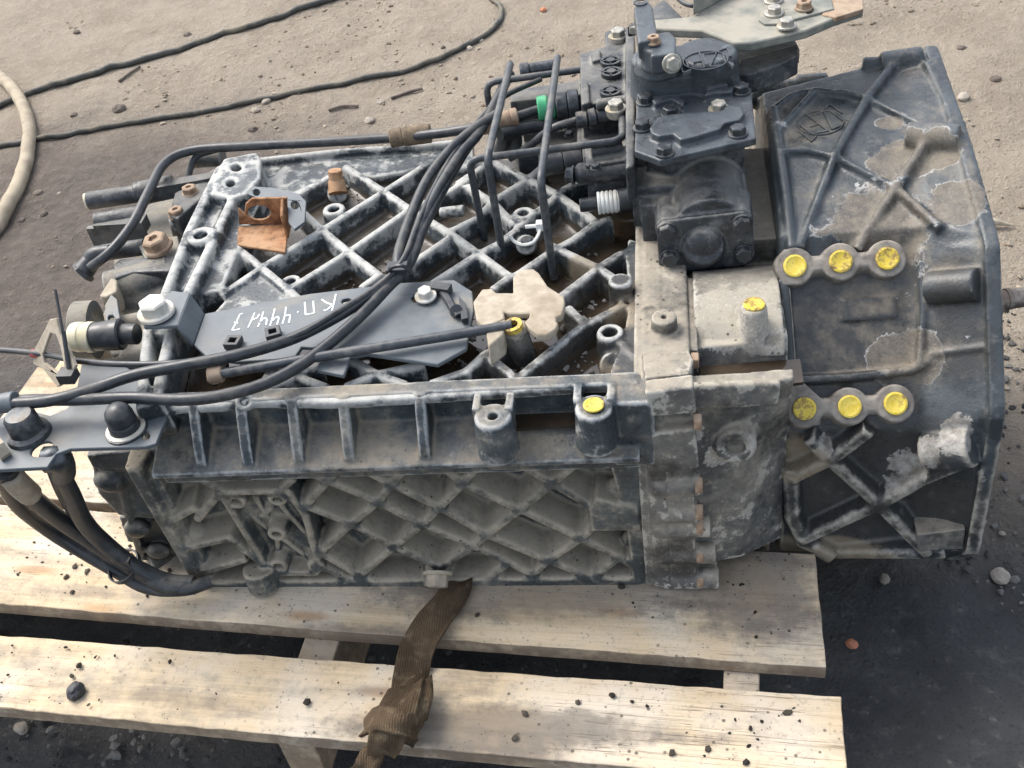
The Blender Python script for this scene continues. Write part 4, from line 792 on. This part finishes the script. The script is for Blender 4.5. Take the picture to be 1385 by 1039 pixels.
for a, b in zip(P[:-1], P[1:]): m.beam(a, b, UP, .010, .010, .003, .1)
m.cyl(Z(617, 422, PZ), Z(617, 420, PZ+.009), .0075, .007, 14); m.prism(Zs([(620, 400), (630, 410), (633, 430), (624, 432)], PZ+.008), (0, 0, -.006)); obj('strap_clip', m, M_RUBBER, o_mp, bevel=.0008)
hk = [(640, 408), (652, 391), (665, 390), (671, 396), (694, 396), (694, 374), (703, 365), (721, 363), (729, 369), (741, 387), (763, 401), (764, 411), (760, 426), (752, 429), (752, 434), (755, 437), (752, 445), (739, 453), (727, 452), (715, 443), (709, 435), (715, 430), (717, 423), (689, 424), (681, 421), (683, 431), (655, 443), (644, 431)]
h_ = MB().prism(Zs(hk, .022), (0, 0, -.009)); h_.prism(Zs([(656, 442), (684, 431), (681, 452), (661, 468)], .0215), (0, -.004, -.026)); obj('clay_caked_hook_plate', h_, M_TAN, gear, bevel=.0018)
# rusty folded bracket
f0, f1 = Z(323, 304, .0), Z(389, 304, .0); fy_ = .5*(f0[1]+f1[1]); rb = MB()
rb.plate([A([q[0], fy_, q[2]]) for q in Ys([(323, 304), (389, 304), (388, 268), (340, 269), (332, 276), (330, 290), (322, 282)], fy_)], [Ys([(350+16*math.cos(t), 288+10*math.sin(t)) for t in np.linspace(0, 6, 14)], fy_)], (0, .004, 0))
rb.prism([(f0[0], fy_, 0), (f1[0], fy_, 0), A(Z(386, 341, 0)), A(Z(320, 331, 0))], (0, 0, -.004)); rt = Y(388, 268, fy_)
rb.prism([(f1[0], fy_, -.003), (f1[0], fy_, rt[2]), (f1[0]+.004, fy_-.028, rt[2]-.008), (f1[0]+.004, fy_-.03, -.003)], (.004, 0, 0)); rbo = obj('rusty_bracket', rb, M_RUST, gear, bevel=.0012)
obj('grey_lug', MB().plate(Zs([(334, 262), (342, 252), (372, 254), (404, 262), (414, 272), (412, 300), (398, 310), (390, 300), (388, 272), (350, 268)], .022), [Zs(arc((347, 260), 5, 0, 330, 9), .022), Zs(arc((399, 277), 6, 0, 330, 9), .022)], (0, 0, -.004)), M_PLATE, gear, bevel=.001)
# white cable tie left on the deck
m = MB(); m.tube([Z(a, b, z) for a, b, z in ((690, 318, .004), (694, 325, -.002), (702, 330, -.004), (712, 331, .0), (722, 327, .006), (729, 316, .008), (731, 306, .008))], .0022, 6); m.beam(Z(712, 305, .012), Z(733, 303, .010), UP, .005, .005, .003); m.box(Z(732, 305, .011), (.006, .005, .005)); obj('white_cable_tie', m, M_WHITE, gear)
# ------------------------------------------------------------------ rear (left) end
rh = MB()
rh.prism(Zs([(158, 300), (236, 256), (300, 222), (232, 400), (196, 480), (150, 478), (132, 440), (150, 395)], -.05), (0, 0, -.17))
for pts, y, d in (([(124, 630), (206, 630), (238, 702), (160, 698), (132, 668)], .012, .20), ([(160, 699), (232, 702), (258, 740), (172, 734)], .022, .18), ([(186, 735), (252, 738), (266, 758), (194, 757)], .028, .16), ([(116, 616), (222, 606), (222, 634), (126, 634)], .002, .2)):
    rh.prism(Ys(pts, y), (0, d, 0))
p = Y(216, 770, .01); rh.cyl(p+A([-.012, 0, .004]), p+A([.03, .03, -.008]), .019, .016)
rh.cyl(Z(146, 392, -.03), Z(232, 372, -.03), .024, .026); rh.cyl(Z(150, 412, -.05), Z(240, 400, -.05), .022, .024); rh.cyl(Z(160, 440, -.02), Z(226, 428, -.02), .011, .012)
rh.prism(Zs([(168, 438), (222, 424), (236, 446), (196, 486), (160, 480)], -.018), (0, 0, -.05)); rh.cyl(Z(140, 500, -.03), Z(212, 492, -.03), .012, .012)
rh.prism(Zs([(186, 330), (240, 318), (246, 350), (196, 352)], -.012), (0, 0, -.05)); rh.prism(Zs([(226, 286), (270, 270), (268, 292), (232, 304)], -.016), (0, 0, -.05))
rh.cyl(Z(266, 214, -.004), Z(302, 212, -.004), .014, .014)
for px, py, r in ((150, 650, .012), (186, 715, .010), (214, 745, .009)): rh.ball(Y(px, py, .012), r*1.4, (1.3, .8, 1))
rh.prism(Ys([(132, 628), (206, 632), (206, 640), (132, 638)], .004), (0, .1, 0)); rh.prism(Ys([(164, 690), (232, 694), (236, 704), (168, 700)], .010), (0, .1, 0)); rh.prism(Ys([(150, 625), (160, 625), (196, 760), (186, 760)], .008), (0, .05, 0))
cast('rear_housing', rh, .0022, M_REAR, gear, 3)
rr = MB(); rr.prism(Zs([(155, 376), (152, 358), (162, 350), (240, 344), (244, 366), (180, 368)], -.006), (0, 0, -.025)); cast('pressed_cover', rr, .0018, M_BLACK, gear, 2); rr = MB().prism(Zs([(236, 260), (300, 232), (300, 244), (240, 296), (228, 292)], -.002), (0, 0, -.03)); cast('cover_strip', rr, .0018, M_BLACK, gear, 2)
cyb = MB(); cyb.cyl(Z(119, 272, -.01), Z(186, 262, -.01), .0125, .0125, 18, .001); cyb.cyl(Z(184, 263, -.01), Z(236, 252, -.01), .0165, .0165, 18, .001); cyb.cyl(Z(130, 300, -.015), Z(190, 290, -.015), .012); cyb.box(Z(165, 305, -.02), (.035, .011, .009)); cyb.box(Z(160, 317, -.03), (.04, .004, .014)); cyb.cyl(Z(140, 342, -.02), Z(196, 334, -.02), .011)
cyb.prism(Zs([(186, 250), (290, 232), (292, 240), (200, 256)], .002), (0, 0, -.02)); obj('air_cylinder', cyb, M_BLACK, gear)
obj('brass_end', MB().cyl(Z(116, 273, -.01), Z(121, 272, -.01), .0115, .0115, 16), M_IVORY, gear); obj('brass_end', MB().cyl(Z(260, 216, -.004), Z(266, 215, -.004), .013, .013, 16), M_TAN, gear)
el = MB(); el.cyl(Z(112, 368, -.022), Z(126, 350, -.012), .0135, .012, 12, .001); el.tube([Z(118, 362, -.02), Z(128, 346, -.008), Z(150, 340, -.004)], [.010, .012, .009], 12); el.lathe(Z(115, 366, -.022), Z(110, 371, -.025)-Z(115, 366, -.022), [(0, 0), (.0155, 0), (.0155, .006), (.010, .006), (.009, .002), (0, .002)], 6); obj('elbow_fitting', el, M_RUBBER, gear)
yb = MB().prism(Zs([(134, 400), (150, 376), (158, 378), (158, 394), (144, 402)], -.008), (0, 0, -.03)); obj('ochre_lug', yb, M_TAN, gear, bevel=.002)
# open flanged mouth facing the rear and its bracket
pc = Z(130, 446, -.03); ax_ = nrm(A([-1, -.15, .1])); obj('open_mouth', MB().lathe(pc, ax_, [(.024, 0), (.036, 0), (.036, .022), (.034, .024), (.030, .024), (.028, .01), (.024, .008)], 28), M_REAR, gear)
obj('white_lever', MB().plate(Zs([(142, 412), (150, 398), (158, 404), (164, 440), (150, 450), (142, 440)], .004), [Zs(arc((150, 430), 4.5, 0, 330, 9), .004)], (0, 0, -.006)), M_PLATE, gear, bevel=.001)
cn = MB(); q0, q1, q2 = Z(100, 456, .012), Z(128, 456, .012), Z(166, 452, .012); cd_ = nrm(q1-q0)
cn.lathe(q0, cd_, [(0, .006), (.0135, .006), (.0135, 0), (.0165, 0), (.0175, .004), (.0175, .012), (.0165, .013), (.0165, .017), (.0178, .018), (.0178, .026), (0, .026)], 22); obj('ivory_plug', cn, M_IVORY, gear)
for i in range(5): t_ = i*1.2566; x_, y_, _ = frame(cd_); inst('pin', lmesh(MB().cyl((0, 0, 0), (0, 0, .007), .0018, .0015, 8), M_TAN), gear, q0+(x_*math.cos(t_)+y_*math.sin(t_))*.0075+cd_*.001, -cd_)
obj('plug_boot', MB().cyl(q0+cd_*.024, q2, .0165, .0185, 18, .002).cyl(q2-cd_*.01, q2+cd_*.018, .012, .012), M_RUBBER, gear)
# hose bracket at the corner with its fittings
HZ = -.006
hb_o = [(-20, 636), (64, 632), (76, 614), (95, 607), (197, 604), (211, 600), (232, 546), (216, 520), (150, 486), (110, 492), (101, 540), (90, 553), (68, 562), (48, 557), (36, 548), (8, 562), (-20, 578)]
hbp = MB().plate(Zs(hb_o, HZ), [Zs([(56+15*math.cos(t), 607+10*math.sin(t)-5*math.cos(t)) for t in np.linspace(0, 6, 16)], HZ), Zs(arc((197, 589), 6, 0, 330, 10), HZ)], (0, 0, -.005))
o_hb = obj('hose_bracket', hbp, M_PLATE, gear, bevel=.001)
dm = MB(); p = Z(171, 582, HZ); dm.lathe(p, UP, [(0, 0), (.0225, 0), (.0225, .002), (.0165, .003), (.0158, .012), (.0150, .013), (.0150, .022), (.0135, .028), (.0095, .033), (.004, .035), (0, .0355)], 24); obj('rubber_cap', dm, M_RUBBER, o_hb)
obj('zinc_washer', MB().lathe(p, UP, [(.0165, .0), (.0215, .0), (.021, .0035), (.0168, .0045)], 24), M_CREAM, o_hb)
fb = MB(); p = Z(40, 588, HZ); fb.lathe(p, UP, [(0, 0), (.024, 0), (.023, .005), (.018, .008), (.017, .026), (.0135, .030), (0, .031)], 22); obj('pipe_boss', fb, M_DSTEEL, o_hb)
obj('collar', MB().cyl(Z(-12, 548, .02), Z(22, 543, .022), .0105, .0115, 18, .001), M_PLATE, o_hb); obj('ochre_fitting', MB().cyl(Z(-6, 612, .0), Z(8, 604, .0), .014, .012, 6), M_TAN, o_hb)
lz = Z(85, 512, .0); ln = nrm(A([-.55, -.72, .42])); lp = lambda l: [hit(a, b, lz, ln) for a, b in l]
obj('upright_lug', MB().plate(lp([(72, 431), (50, 474), (49, 492), (62, 498), (82, 523), (100, 512), (106, 494), (92, 462), (84, 448), (80, 430)]), [lp([(72, 450), (62, 478), (64, 490), (84, 506), (92, 498), (86, 468), (80, 452)])], ln*.004), M_TAN, o_hb, bevel=.001)
tz = MB(); p0, p1, p2 = hit(92, 508, lz+ln*.008, ln), hit(84, 450, lz+ln*.008, ln), hit(74, 394, lz+ln*.008, ln); tz.beam(p0, p1, ln, .0055, .0055, .003); tz.beam(p1, p2, ln, .0055, .003, .002); tz.box(p0, (.009, .008, .006)); obj('cable_tie', tz, M_RUBBER, o_hb)
obj('red_tape', MB().cyl(Z(44, 478, .0075), Z(54, 479, .0085), .005, .005, 12), simple_mat('faded_red_tape', (.32, .05, .05), (.42, .09, .09), .6), gear)
HOSES = [([(78, 616, -.02), (82, 640, -.05), (98, 672, -.10), (113, 704, -.15), (136, 730, -.19), (178, 764, -.235), (224, 786, -.262), (262, 790, -.268)], .0105), ([(8, 634, -.02), (22, 652, -.05), (48, 676, -.10), (86, 706, -.16), (128, 734, -.205), (176, 766, -.245), (226, 793, -.264), (264, 793, -.27)], .0105),
         ([(0, 640, -.02), (8, 660, -.06), (26, 686, -.11), (58, 712, -.17), (94, 736, -.21), (156, 772, -.252), (200, 795, -.27), (250, 797, -.268), (285, 786, -.27)], .0085), ([(68, 634, -.03), (80, 664, -.09), (98, 696, -.15), (112, 712, -.18)], .0048)]
for l, r in HOSES: pipe('brake_hose', [Z(a, b, z) for a, b, z in l], r, M_RUBBER)
obj('ochre_sleeve', MB().tube([Z(14, 642, -.03), Z(26, 656, -.055), Z(40, 668, -.085)], .0135, 12), M_TAN, gear)
obj('hose_elbow', MB().tube([Z(62, 622, -.018), Z(80, 622, -.02), Z(84, 640, -.05)], .0145, 12), M_DSTEEL, gear)
m = MB(); c_ = Z(168, 766, -.24); m.lathe(c_, Z(176, 771, -.25)-Z(160, 762, -.23), [(.0205, -.003), (.0225, -.003), (.0225, .003), (.0205, .003)], 18); m.box(c_+A([.012, -.006, .016]), (.004, .004, .004)); obj('cable_tie', m, M_RUBBER, gear)
obj('input_shaft', MB().cyl(Z(1325, 412, -.06), Z(1347, 408, -.06), .019, .019).cyl(Z(1340, 408, -.06), Z(1400, 400, -.06), .0112, .0112, 20).cyl(Z(1360, 405, -.06), Z(1366, 404, -.06), .0124, .0124, 20), simple_mat('worn_shaft_steel', (.16, .13, .11), (.38, .34, .3), .45, 120, .6, dust=(.2, .13, .08), dlv=(.5, .7)), gear)
# ------------------------------------------------------------------ strap with its knot
def strap_mat():
    t = NT('brown_webbing'); uvw = t.obj(); n = t.noise(60, 6); n2 = t.noise(14, 5); wv = t.n('ShaderNodeTexWave'); wv.inputs['Scale'].default_value = 330; wv.inputs['Distortion'].default_value = 2.5; wv.inputs['Detail'].default_value = 3
    t.set(wv.inputs['Vector'], t.map((.35, 1, .5))); w = wv.outputs['Fac']
    c = t.mix(t.ss(n2, .35, .65), (.05, .036, .022), (.115, .082, .05)); c = t.mix(t.ss(n, .5, .75, 0, .7), c, (.22, .175, .115)); c = t.mix(t.ma('MULTIPLY', w, .25), c, (.07, .04, .025))
    t.bump(t.ma('ADD', t.ma('MULTIPLY', w, .25), t.ma('ADD', t.ma('MULTIPLY', n, 1.2), t.noise(320, 4, .7))), .7, .003); return t.out(c, .9, 0, .2)
M_STRAP = strap_mat()
def ribbon(rows, th=.0035):                          # rows of (left, right) edge points
    sm_l = smooth_path([r[0] for r in rows], 6); sm_r = smooth_path([r[1] for r in rows], 6); m = MB(); secs = []
    for i, (l, r) in enumerate(zip(sm_l, sm_r)):
        j = min(i+1, len(sm_l)-1); k = max(i-1, 0); t_ = nrm(.5*(sm_l[j]+sm_r[j])-.5*(sm_l[k]+sm_r[k])); nn_ = nrm(np.cross(r-l, t_)); nn_ = nn_ if nn_[2] > 0 else -nn_
        w_ = [l+(r-l)*(a/6)+nn_*(.004*math.sin(a*1.3+i*.35)*(a/6)) for a in range(7)]
        secs.append([q+nn_*th for q in w_]+[q for q in w_[::-1]])
    return m.loft(secs)
strap = thing('webbing_strap', 'frayed brown webbing strap knotted under the gearbox and over the pallet edge', 'strap', (-.16, -.15, -.30))
zz = -.293
rb_ = ribbon([(Z(596, 790, zz), Z(640, 786, zz)), (Z(590, 806, zz), Z(636, 800, zz)), (Z(562, 838, zz+.004), Z(618, 830, zz+.004)), (Z(541, 876, zz+.004), Z(590, 880, zz+.002)), (Z(532, 915, zz), Z(580, 912, zz-.004)), (Z(529, 945, zz+.006), Z(575, 930, zz+.01)), (Z(524, 968, zz+.016), Z(560, 952, zz+.03))])
obj('band', rb_, M_STRAP, strap, smooth=60)
zz = -.292
def fold(rows, th=.006): return ribbon([(Z(*a), Z(*b)) for a, b in rows], th)
kn = MB(); kn.tube([Z(560, 945, zz+.012), Z(538, 972, zz+.022), Z(516, 1000, zz+.016)], [.012, .019, .013], 10)
for m_ in (fold([((526, 938, zz+.012), (576, 926, zz+.012)), ((512, 962, zz+.034), (566, 958, zz+.036)), ((500, 990, zz+.036), (552, 996, zz+.030)), ((496, 1016, zz+.012), (536, 1020, zz+.008))]),
           fold([((500, 972, zz+.012), (494, 1000, zz+.010)), ((514, 958, zz+.038), (514, 990, zz+.044)), ((538, 962, zz+.048), (536, 994, zz+.046)), ((560, 970, zz+.030), (554, 1000, zz+.024)), ((570, 972, zz+.004), (562, 1000, zz+.002))]),
           fold([((548, 940, zz+.03), (582, 918, zz+.006)), ((556, 962, zz+.036), (584, 942, zz+.012)), ((550, 986, zz+.03), (576, 974, zz+.008)), ((534, 1004, zz+.012), (556, 1008, zz+.002))], .005)): kn.add(m_.v, m_.f)
cast('knot', kn, .0014, M_STRAP, strap, 1, .003)
obj('loose_tail', ribbon([(Z(494, 1010, zz+.006), Z(528, 1012, zz+.006)), (Z(478, 1035, zz-.004), Z(514, 1038, zz-.006)), (Z(462, 1062, zz-.05), Z(500, 1064, zz-.05))], .006), M_STRAP, strap, smooth=60)
# ------------------------------------------------------------------ things lying in the yard
def ground_line(name, l, r, mat, label, cat):
    P = smooth_path([G(a, b) for a, b in l], 8); P = [A([p[0], p[1], gz(p[0], p[1])+r*.8]) for p in P]
    return tag(obj(name, MB().tube(P, r, 8, 0), mat, smooth=60), label, cat)
M_OLDHOSE = simple_mat('faded_tan_hose', (.24, .20, .14), (.36, .31, .23), .75, 30, dust=(.42, .36, .27), dlv=(.5, .7))
M_CORD = simple_mat('dusty_cord', (.035, .037, .035), (.075, .075, .065), .6, 40, dust=(.24, .21, .15), dlv=(.5, .72))
ground_line('cable', [(-60, 172), (0, 148), (120, 105), (240, 72), (340, 38), (420, 10), (470, -3), (560, -20)], .0085, M_CORD, 'thick black cable running straight across the dirt towards the top of the picture', 'cable')
ground_line('cord', [(-40, 210), (0, 200), (110, 180), (220, 162), (340, 140), (470, 115), (570, 90), (640, 60), (672, 35), (678, 15), (664, 0), (640, -12)], .007, M_CORD, 'thin dark cord curving round in a loop on the dirt behind the gearbox', 'cord')
ground_line('hose', [(-60, 70), (0, 108), (28, 138), (42, 178), (40, 220), (26, 262), (6, 300), (-30, 350)], .0165, M_OLDHOSE, 'faded tan rubber hose bending across the dirt at the edge of the yard', 'hose')
def stone(px, py, s, col, label, name='stone', cat='stone', flat=.6, z=None, group='loose stones on the dirt'):
    c = G(px, py) if z is None else Z(px, py, z); bm = bmesh.new(); bmesh.ops.create_icosphere(bm, subdivisions=3, radius=1); P = A([v.co[:] for v in bm.verts]); sd = rng.random(3)*50
    P *= (.7+.6*vnoise(P*1.1+sd, 3))[:, None]; P += .34*(vnoise(P*2.6+sd, 3)[:, None]-.5); s *= .82; P *= A([1, .75+.3*rng.random(), flat])*s
    a = rng.random()*6.28; P = P @ A([[math.cos(a), -math.sin(a), 0], [math.sin(a), math.cos(a), 0], [0, 0, 1]]); P += c+A([0, 0, s*flat*.15])
    F = [tuple(v.index for v in f.verts) for f in bm.faces]; bm.free()
    return tag(obj(name, MB().add(P, F), col, smooth=12), label, cat, group)
M_ST1 = simple_mat('pale_stone', (.25, .22, .18), (.38, .34, .285), .9, 50, bump=.5); M_ST2 = simple_mat('dark_clod', (.075, .06, .05), (.17, .14, .115), .95, 60, bump=.6); M_ST3 = simple_mat('black_lump', (.012, .013, .016), (.045, .047, .053), .55, 120, bump=.6); M_ST4 = simple_mat('brick_red', (.40, .14, .07), (.5, .22, .13), .9, 60)
for a in ((162, 148, .021, M_ST2, 'dark brown clod between the black cable and the cord'), (100, 156, .012, M_ST2, 'small dark clod beside the cord near the tan hose'), (236, 158, .013, M_ST1, 'pale stone touching the middle of the cord'), (360, 138, .016, M_ST1, 'pale stone below the cord, largest of a small cluster'), (346, 150, .014, M_ST1, 'flat pale stone in the small cluster below the cord'),
          (342, 176, .016, M_ST2, 'dark clod just behind the long air hose'), (500, 164, .015, M_ST1, 'rounded pale stone behind the gearbox deck'), (515, 139, .013, M_ST1, 'pale pebble beside a dry stick behind the gearbox'), (254, 48, .014, M_ST2, 'dark clod next to the thick black cable'), (104, 44, .013, M_ST2, 'dark clod on the dirt far behind the tan hose'),
          (208, 80, .010, M_ST1, 'small white stone beside the thick black cable'), (1303, 132, .017, M_ST1, 'pale flat stone beyond the bell housing'), (1346, 108, .014, M_ST2, 'dark brown clod beyond the bell housing corner'), (1300, 66, .013, M_ST2, 'dark clod on the open dirt at the far right'), (635, 66, .013, M_ST1, 'white stone inside the loop of the cord end'),
          (650, 55, .011, M_ST1, 'second pale stone beside the loop end of the cord'), (60, 290, .012, M_ST2, 'dark clod beside the tan hose'), (52, 262, .014, M_ST2, 'brown clod lying against the tan hose'), (30, 298, .010, M_ST2, 'small brown stone under the bend of the tan hose'), (80, 262, .006, M_ST1, 'tiny white pebble on dark dirt left of the gearbox'),
          (1326, 706, .011, M_ST1, 'white chip on dark ground beside the bell housing'), (1355, 722, .006, M_ST1, 'tiny white chip on dark ground right of the bell housing'), (1352, 780, .015, M_ST1, 'grey stone half sunk in the dark ground right of the pallet'), (1196, 784, .010, M_ST1, 'pale stone on dark ground in front of the bell housing'), (1152, 872, .010, M_ST4, 'reddish stone beside the pallet end'), (735, 14, .012, M_ST4, 'reddish brick chip on the dirt at the top'), (30, 985, .013, M_ST1, 'grey stone on the dark ground below the front pallet board')):
    stone(*a)
stone(103, 937, .0135, M_ST3, 'black shiny lump lying on the front pallet board', 'lump', 'lump', .85, -.298, None)
lf = MB(); c = G(1348, 309); lf.tube([c+A([-.035, 0, .004]), c+A([-.01, .004, .012]), c+A([.03, -.004, .006])], [.002, .008, .001], 8); tag(obj('dry_leaf', lf, M_TAN), 'curled dry tan leaf on the dirt right of the bell housing', 'leaf')
for l, lab in ([(190, 92), (162, 112)], 'short dry stick beside the thick black cable'), ([(445, 152), (485, 146)], 'long dry stick lying on the dirt behind the gearbox deck'), ([(530, 135), (572, 122)], 'thin pale straw near the round pebble behind the gearbox'):
    P = [G(*l[0]), .5*(G(*l[0])+G(*l[1]))+A([0, .01, .004]), G(*l[1])]; tag(obj('stick', MB().tube([A([q[0], q[1], gz(q[0], q[1])+.004]) for q in P], .0035, 6), M_ST2), lab, 'stick')
# gravel and crumbs nobody would count
def scatter(name, n, fn, smin, smax, mat, label, cat, parent=None):
    ico = bmesh.new(); bmesh.ops.create_icosphere(ico, subdivisions=1, radius=1); B = A([v.co[:] for v in ico.verts]); F = np.array([[v.index for v in f.verts] for f in ico.faces]); ico.free()
    V = []; FF = []; k = 0
    for i in range(n):
        p = fn()
        if p is None: continue
        s = smin*(smax/smin)**(rng.random()**2.2); q = B*(.65+.7*rng.random((len(B), 1)))*s*A([1+.6*rng.random(), 1, .5+.3*rng.random()]); a = rng.random()*6.28
        q = q @ A([[math.cos(a), -math.sin(a), 0], [math.sin(a), math.cos(a), 0], [0, 0, 1]])+A(p)+A([0, 0, s*.25]); V.append(q); FF.append(F+k); k += len(B)
    V = np.concatenate(V); V[:, 2] += ZG; me = bpy.data.meshes.new(name); me.from_pydata(V.tolist(), [], np.concatenate(FF).tolist()); me.materials.append(mat)
    o = bpy.data.objects.new(name, me); link(o, parent); return tag(o, label, cat, None, 'stuff')
def gp_(x0, x1, y0, y1, clump=0):
    def fn():
        for k in range(30):
            x = x0+(x1-x0)*rng.random(); y = y0+(y1-y0)*rng.random()
            if not clump or vnoise([[x*clump, y*clump, .5]], 2)[0] > .52: break
        return (x, y, gz(x, y))
    return fn
def mot(name, lo, hi):
    t = NT(name); n = t.noise(9, 3); m_ = t.vor(40); t.bump(t.noise(200, 3), .3, .001); return t.out(t.mix(t.ss(n, .35, .65), lo, hi), .95, 0, .25)
scatter('gravel', 2400, gp_(-1.9, 1.3, .45, 2.4, 3), .0016, .0065, mot('gravel_tan', (.17, .135, .10), (.34, .29, .225)), 'fine tan gravel strewn over the dry dirt', 'gravel')
scatter('grit', 4200, gp_(-.9, 1.1, -.45, .7, 4), .0016, .0065, mot('grit_dark', (.03, .03, .03), (.16, .155, .145)), 'dark grit strewn over the oily ground round the pallet', 'grit')
def onboard():
    while True:
        s_ = LE+rng.random()*(1.18); t_ = aA0+rng.random()*.42
        if rng.random() < (.25+.75*(abs(s_+.0) < .16 or s_ < -.8)): break
    if not (aA0+.006 < t_ < bA0-.012 or aB0+.02 < t_ < bB-.01): return None
    xy = PC+pu*s_+pv*t_; return (xy[0], xy[1], -.2985)
scatter('dirt_crumbs', 420, onboard, .0009, .0042, mot('crumb_dark', (.02, .018, .016), (.09, .075, .06)), 'dark crumbs of dirt scattered on the pallet boards', 'dirt')

# ------------------------------------------------------------------ crust and scraps left in the deck pockets
def in_deck():
    while True:
        x, y = -.36+.48*rng.random(), .03+.44*rng.random()
        if vnoise([[x*9, y*9, .3]], 2)[0] > .5: break
    z = float(floor_z(A([x]), A([y]))[0]); return (x, y, max(z, -.0355)+.0005)
scatter('crust_flakes', 700, in_deck, .0011, .0055, mot('crust', (.05, .045, .04), (.34, .33, .30)), None, None, gear)

for px, py, z in ((806, 228, .066), (770, 184, .02), (730, 190, .02)): inst('small_stud', B_DARK, o_vb, Z(px, py, z), UP, .7, px*.1)
for px, py, z in ((240, 292, -.008), (258, 262, -.004)): inst('rusty_ring_nut', B_RUST, gear, Z(px, py, z), UP, .62, px)
inst('cylinder_end_nut', B_DARK, gear, Z(777, 237, .05), (-1, .1, 0), 1.2, .2)
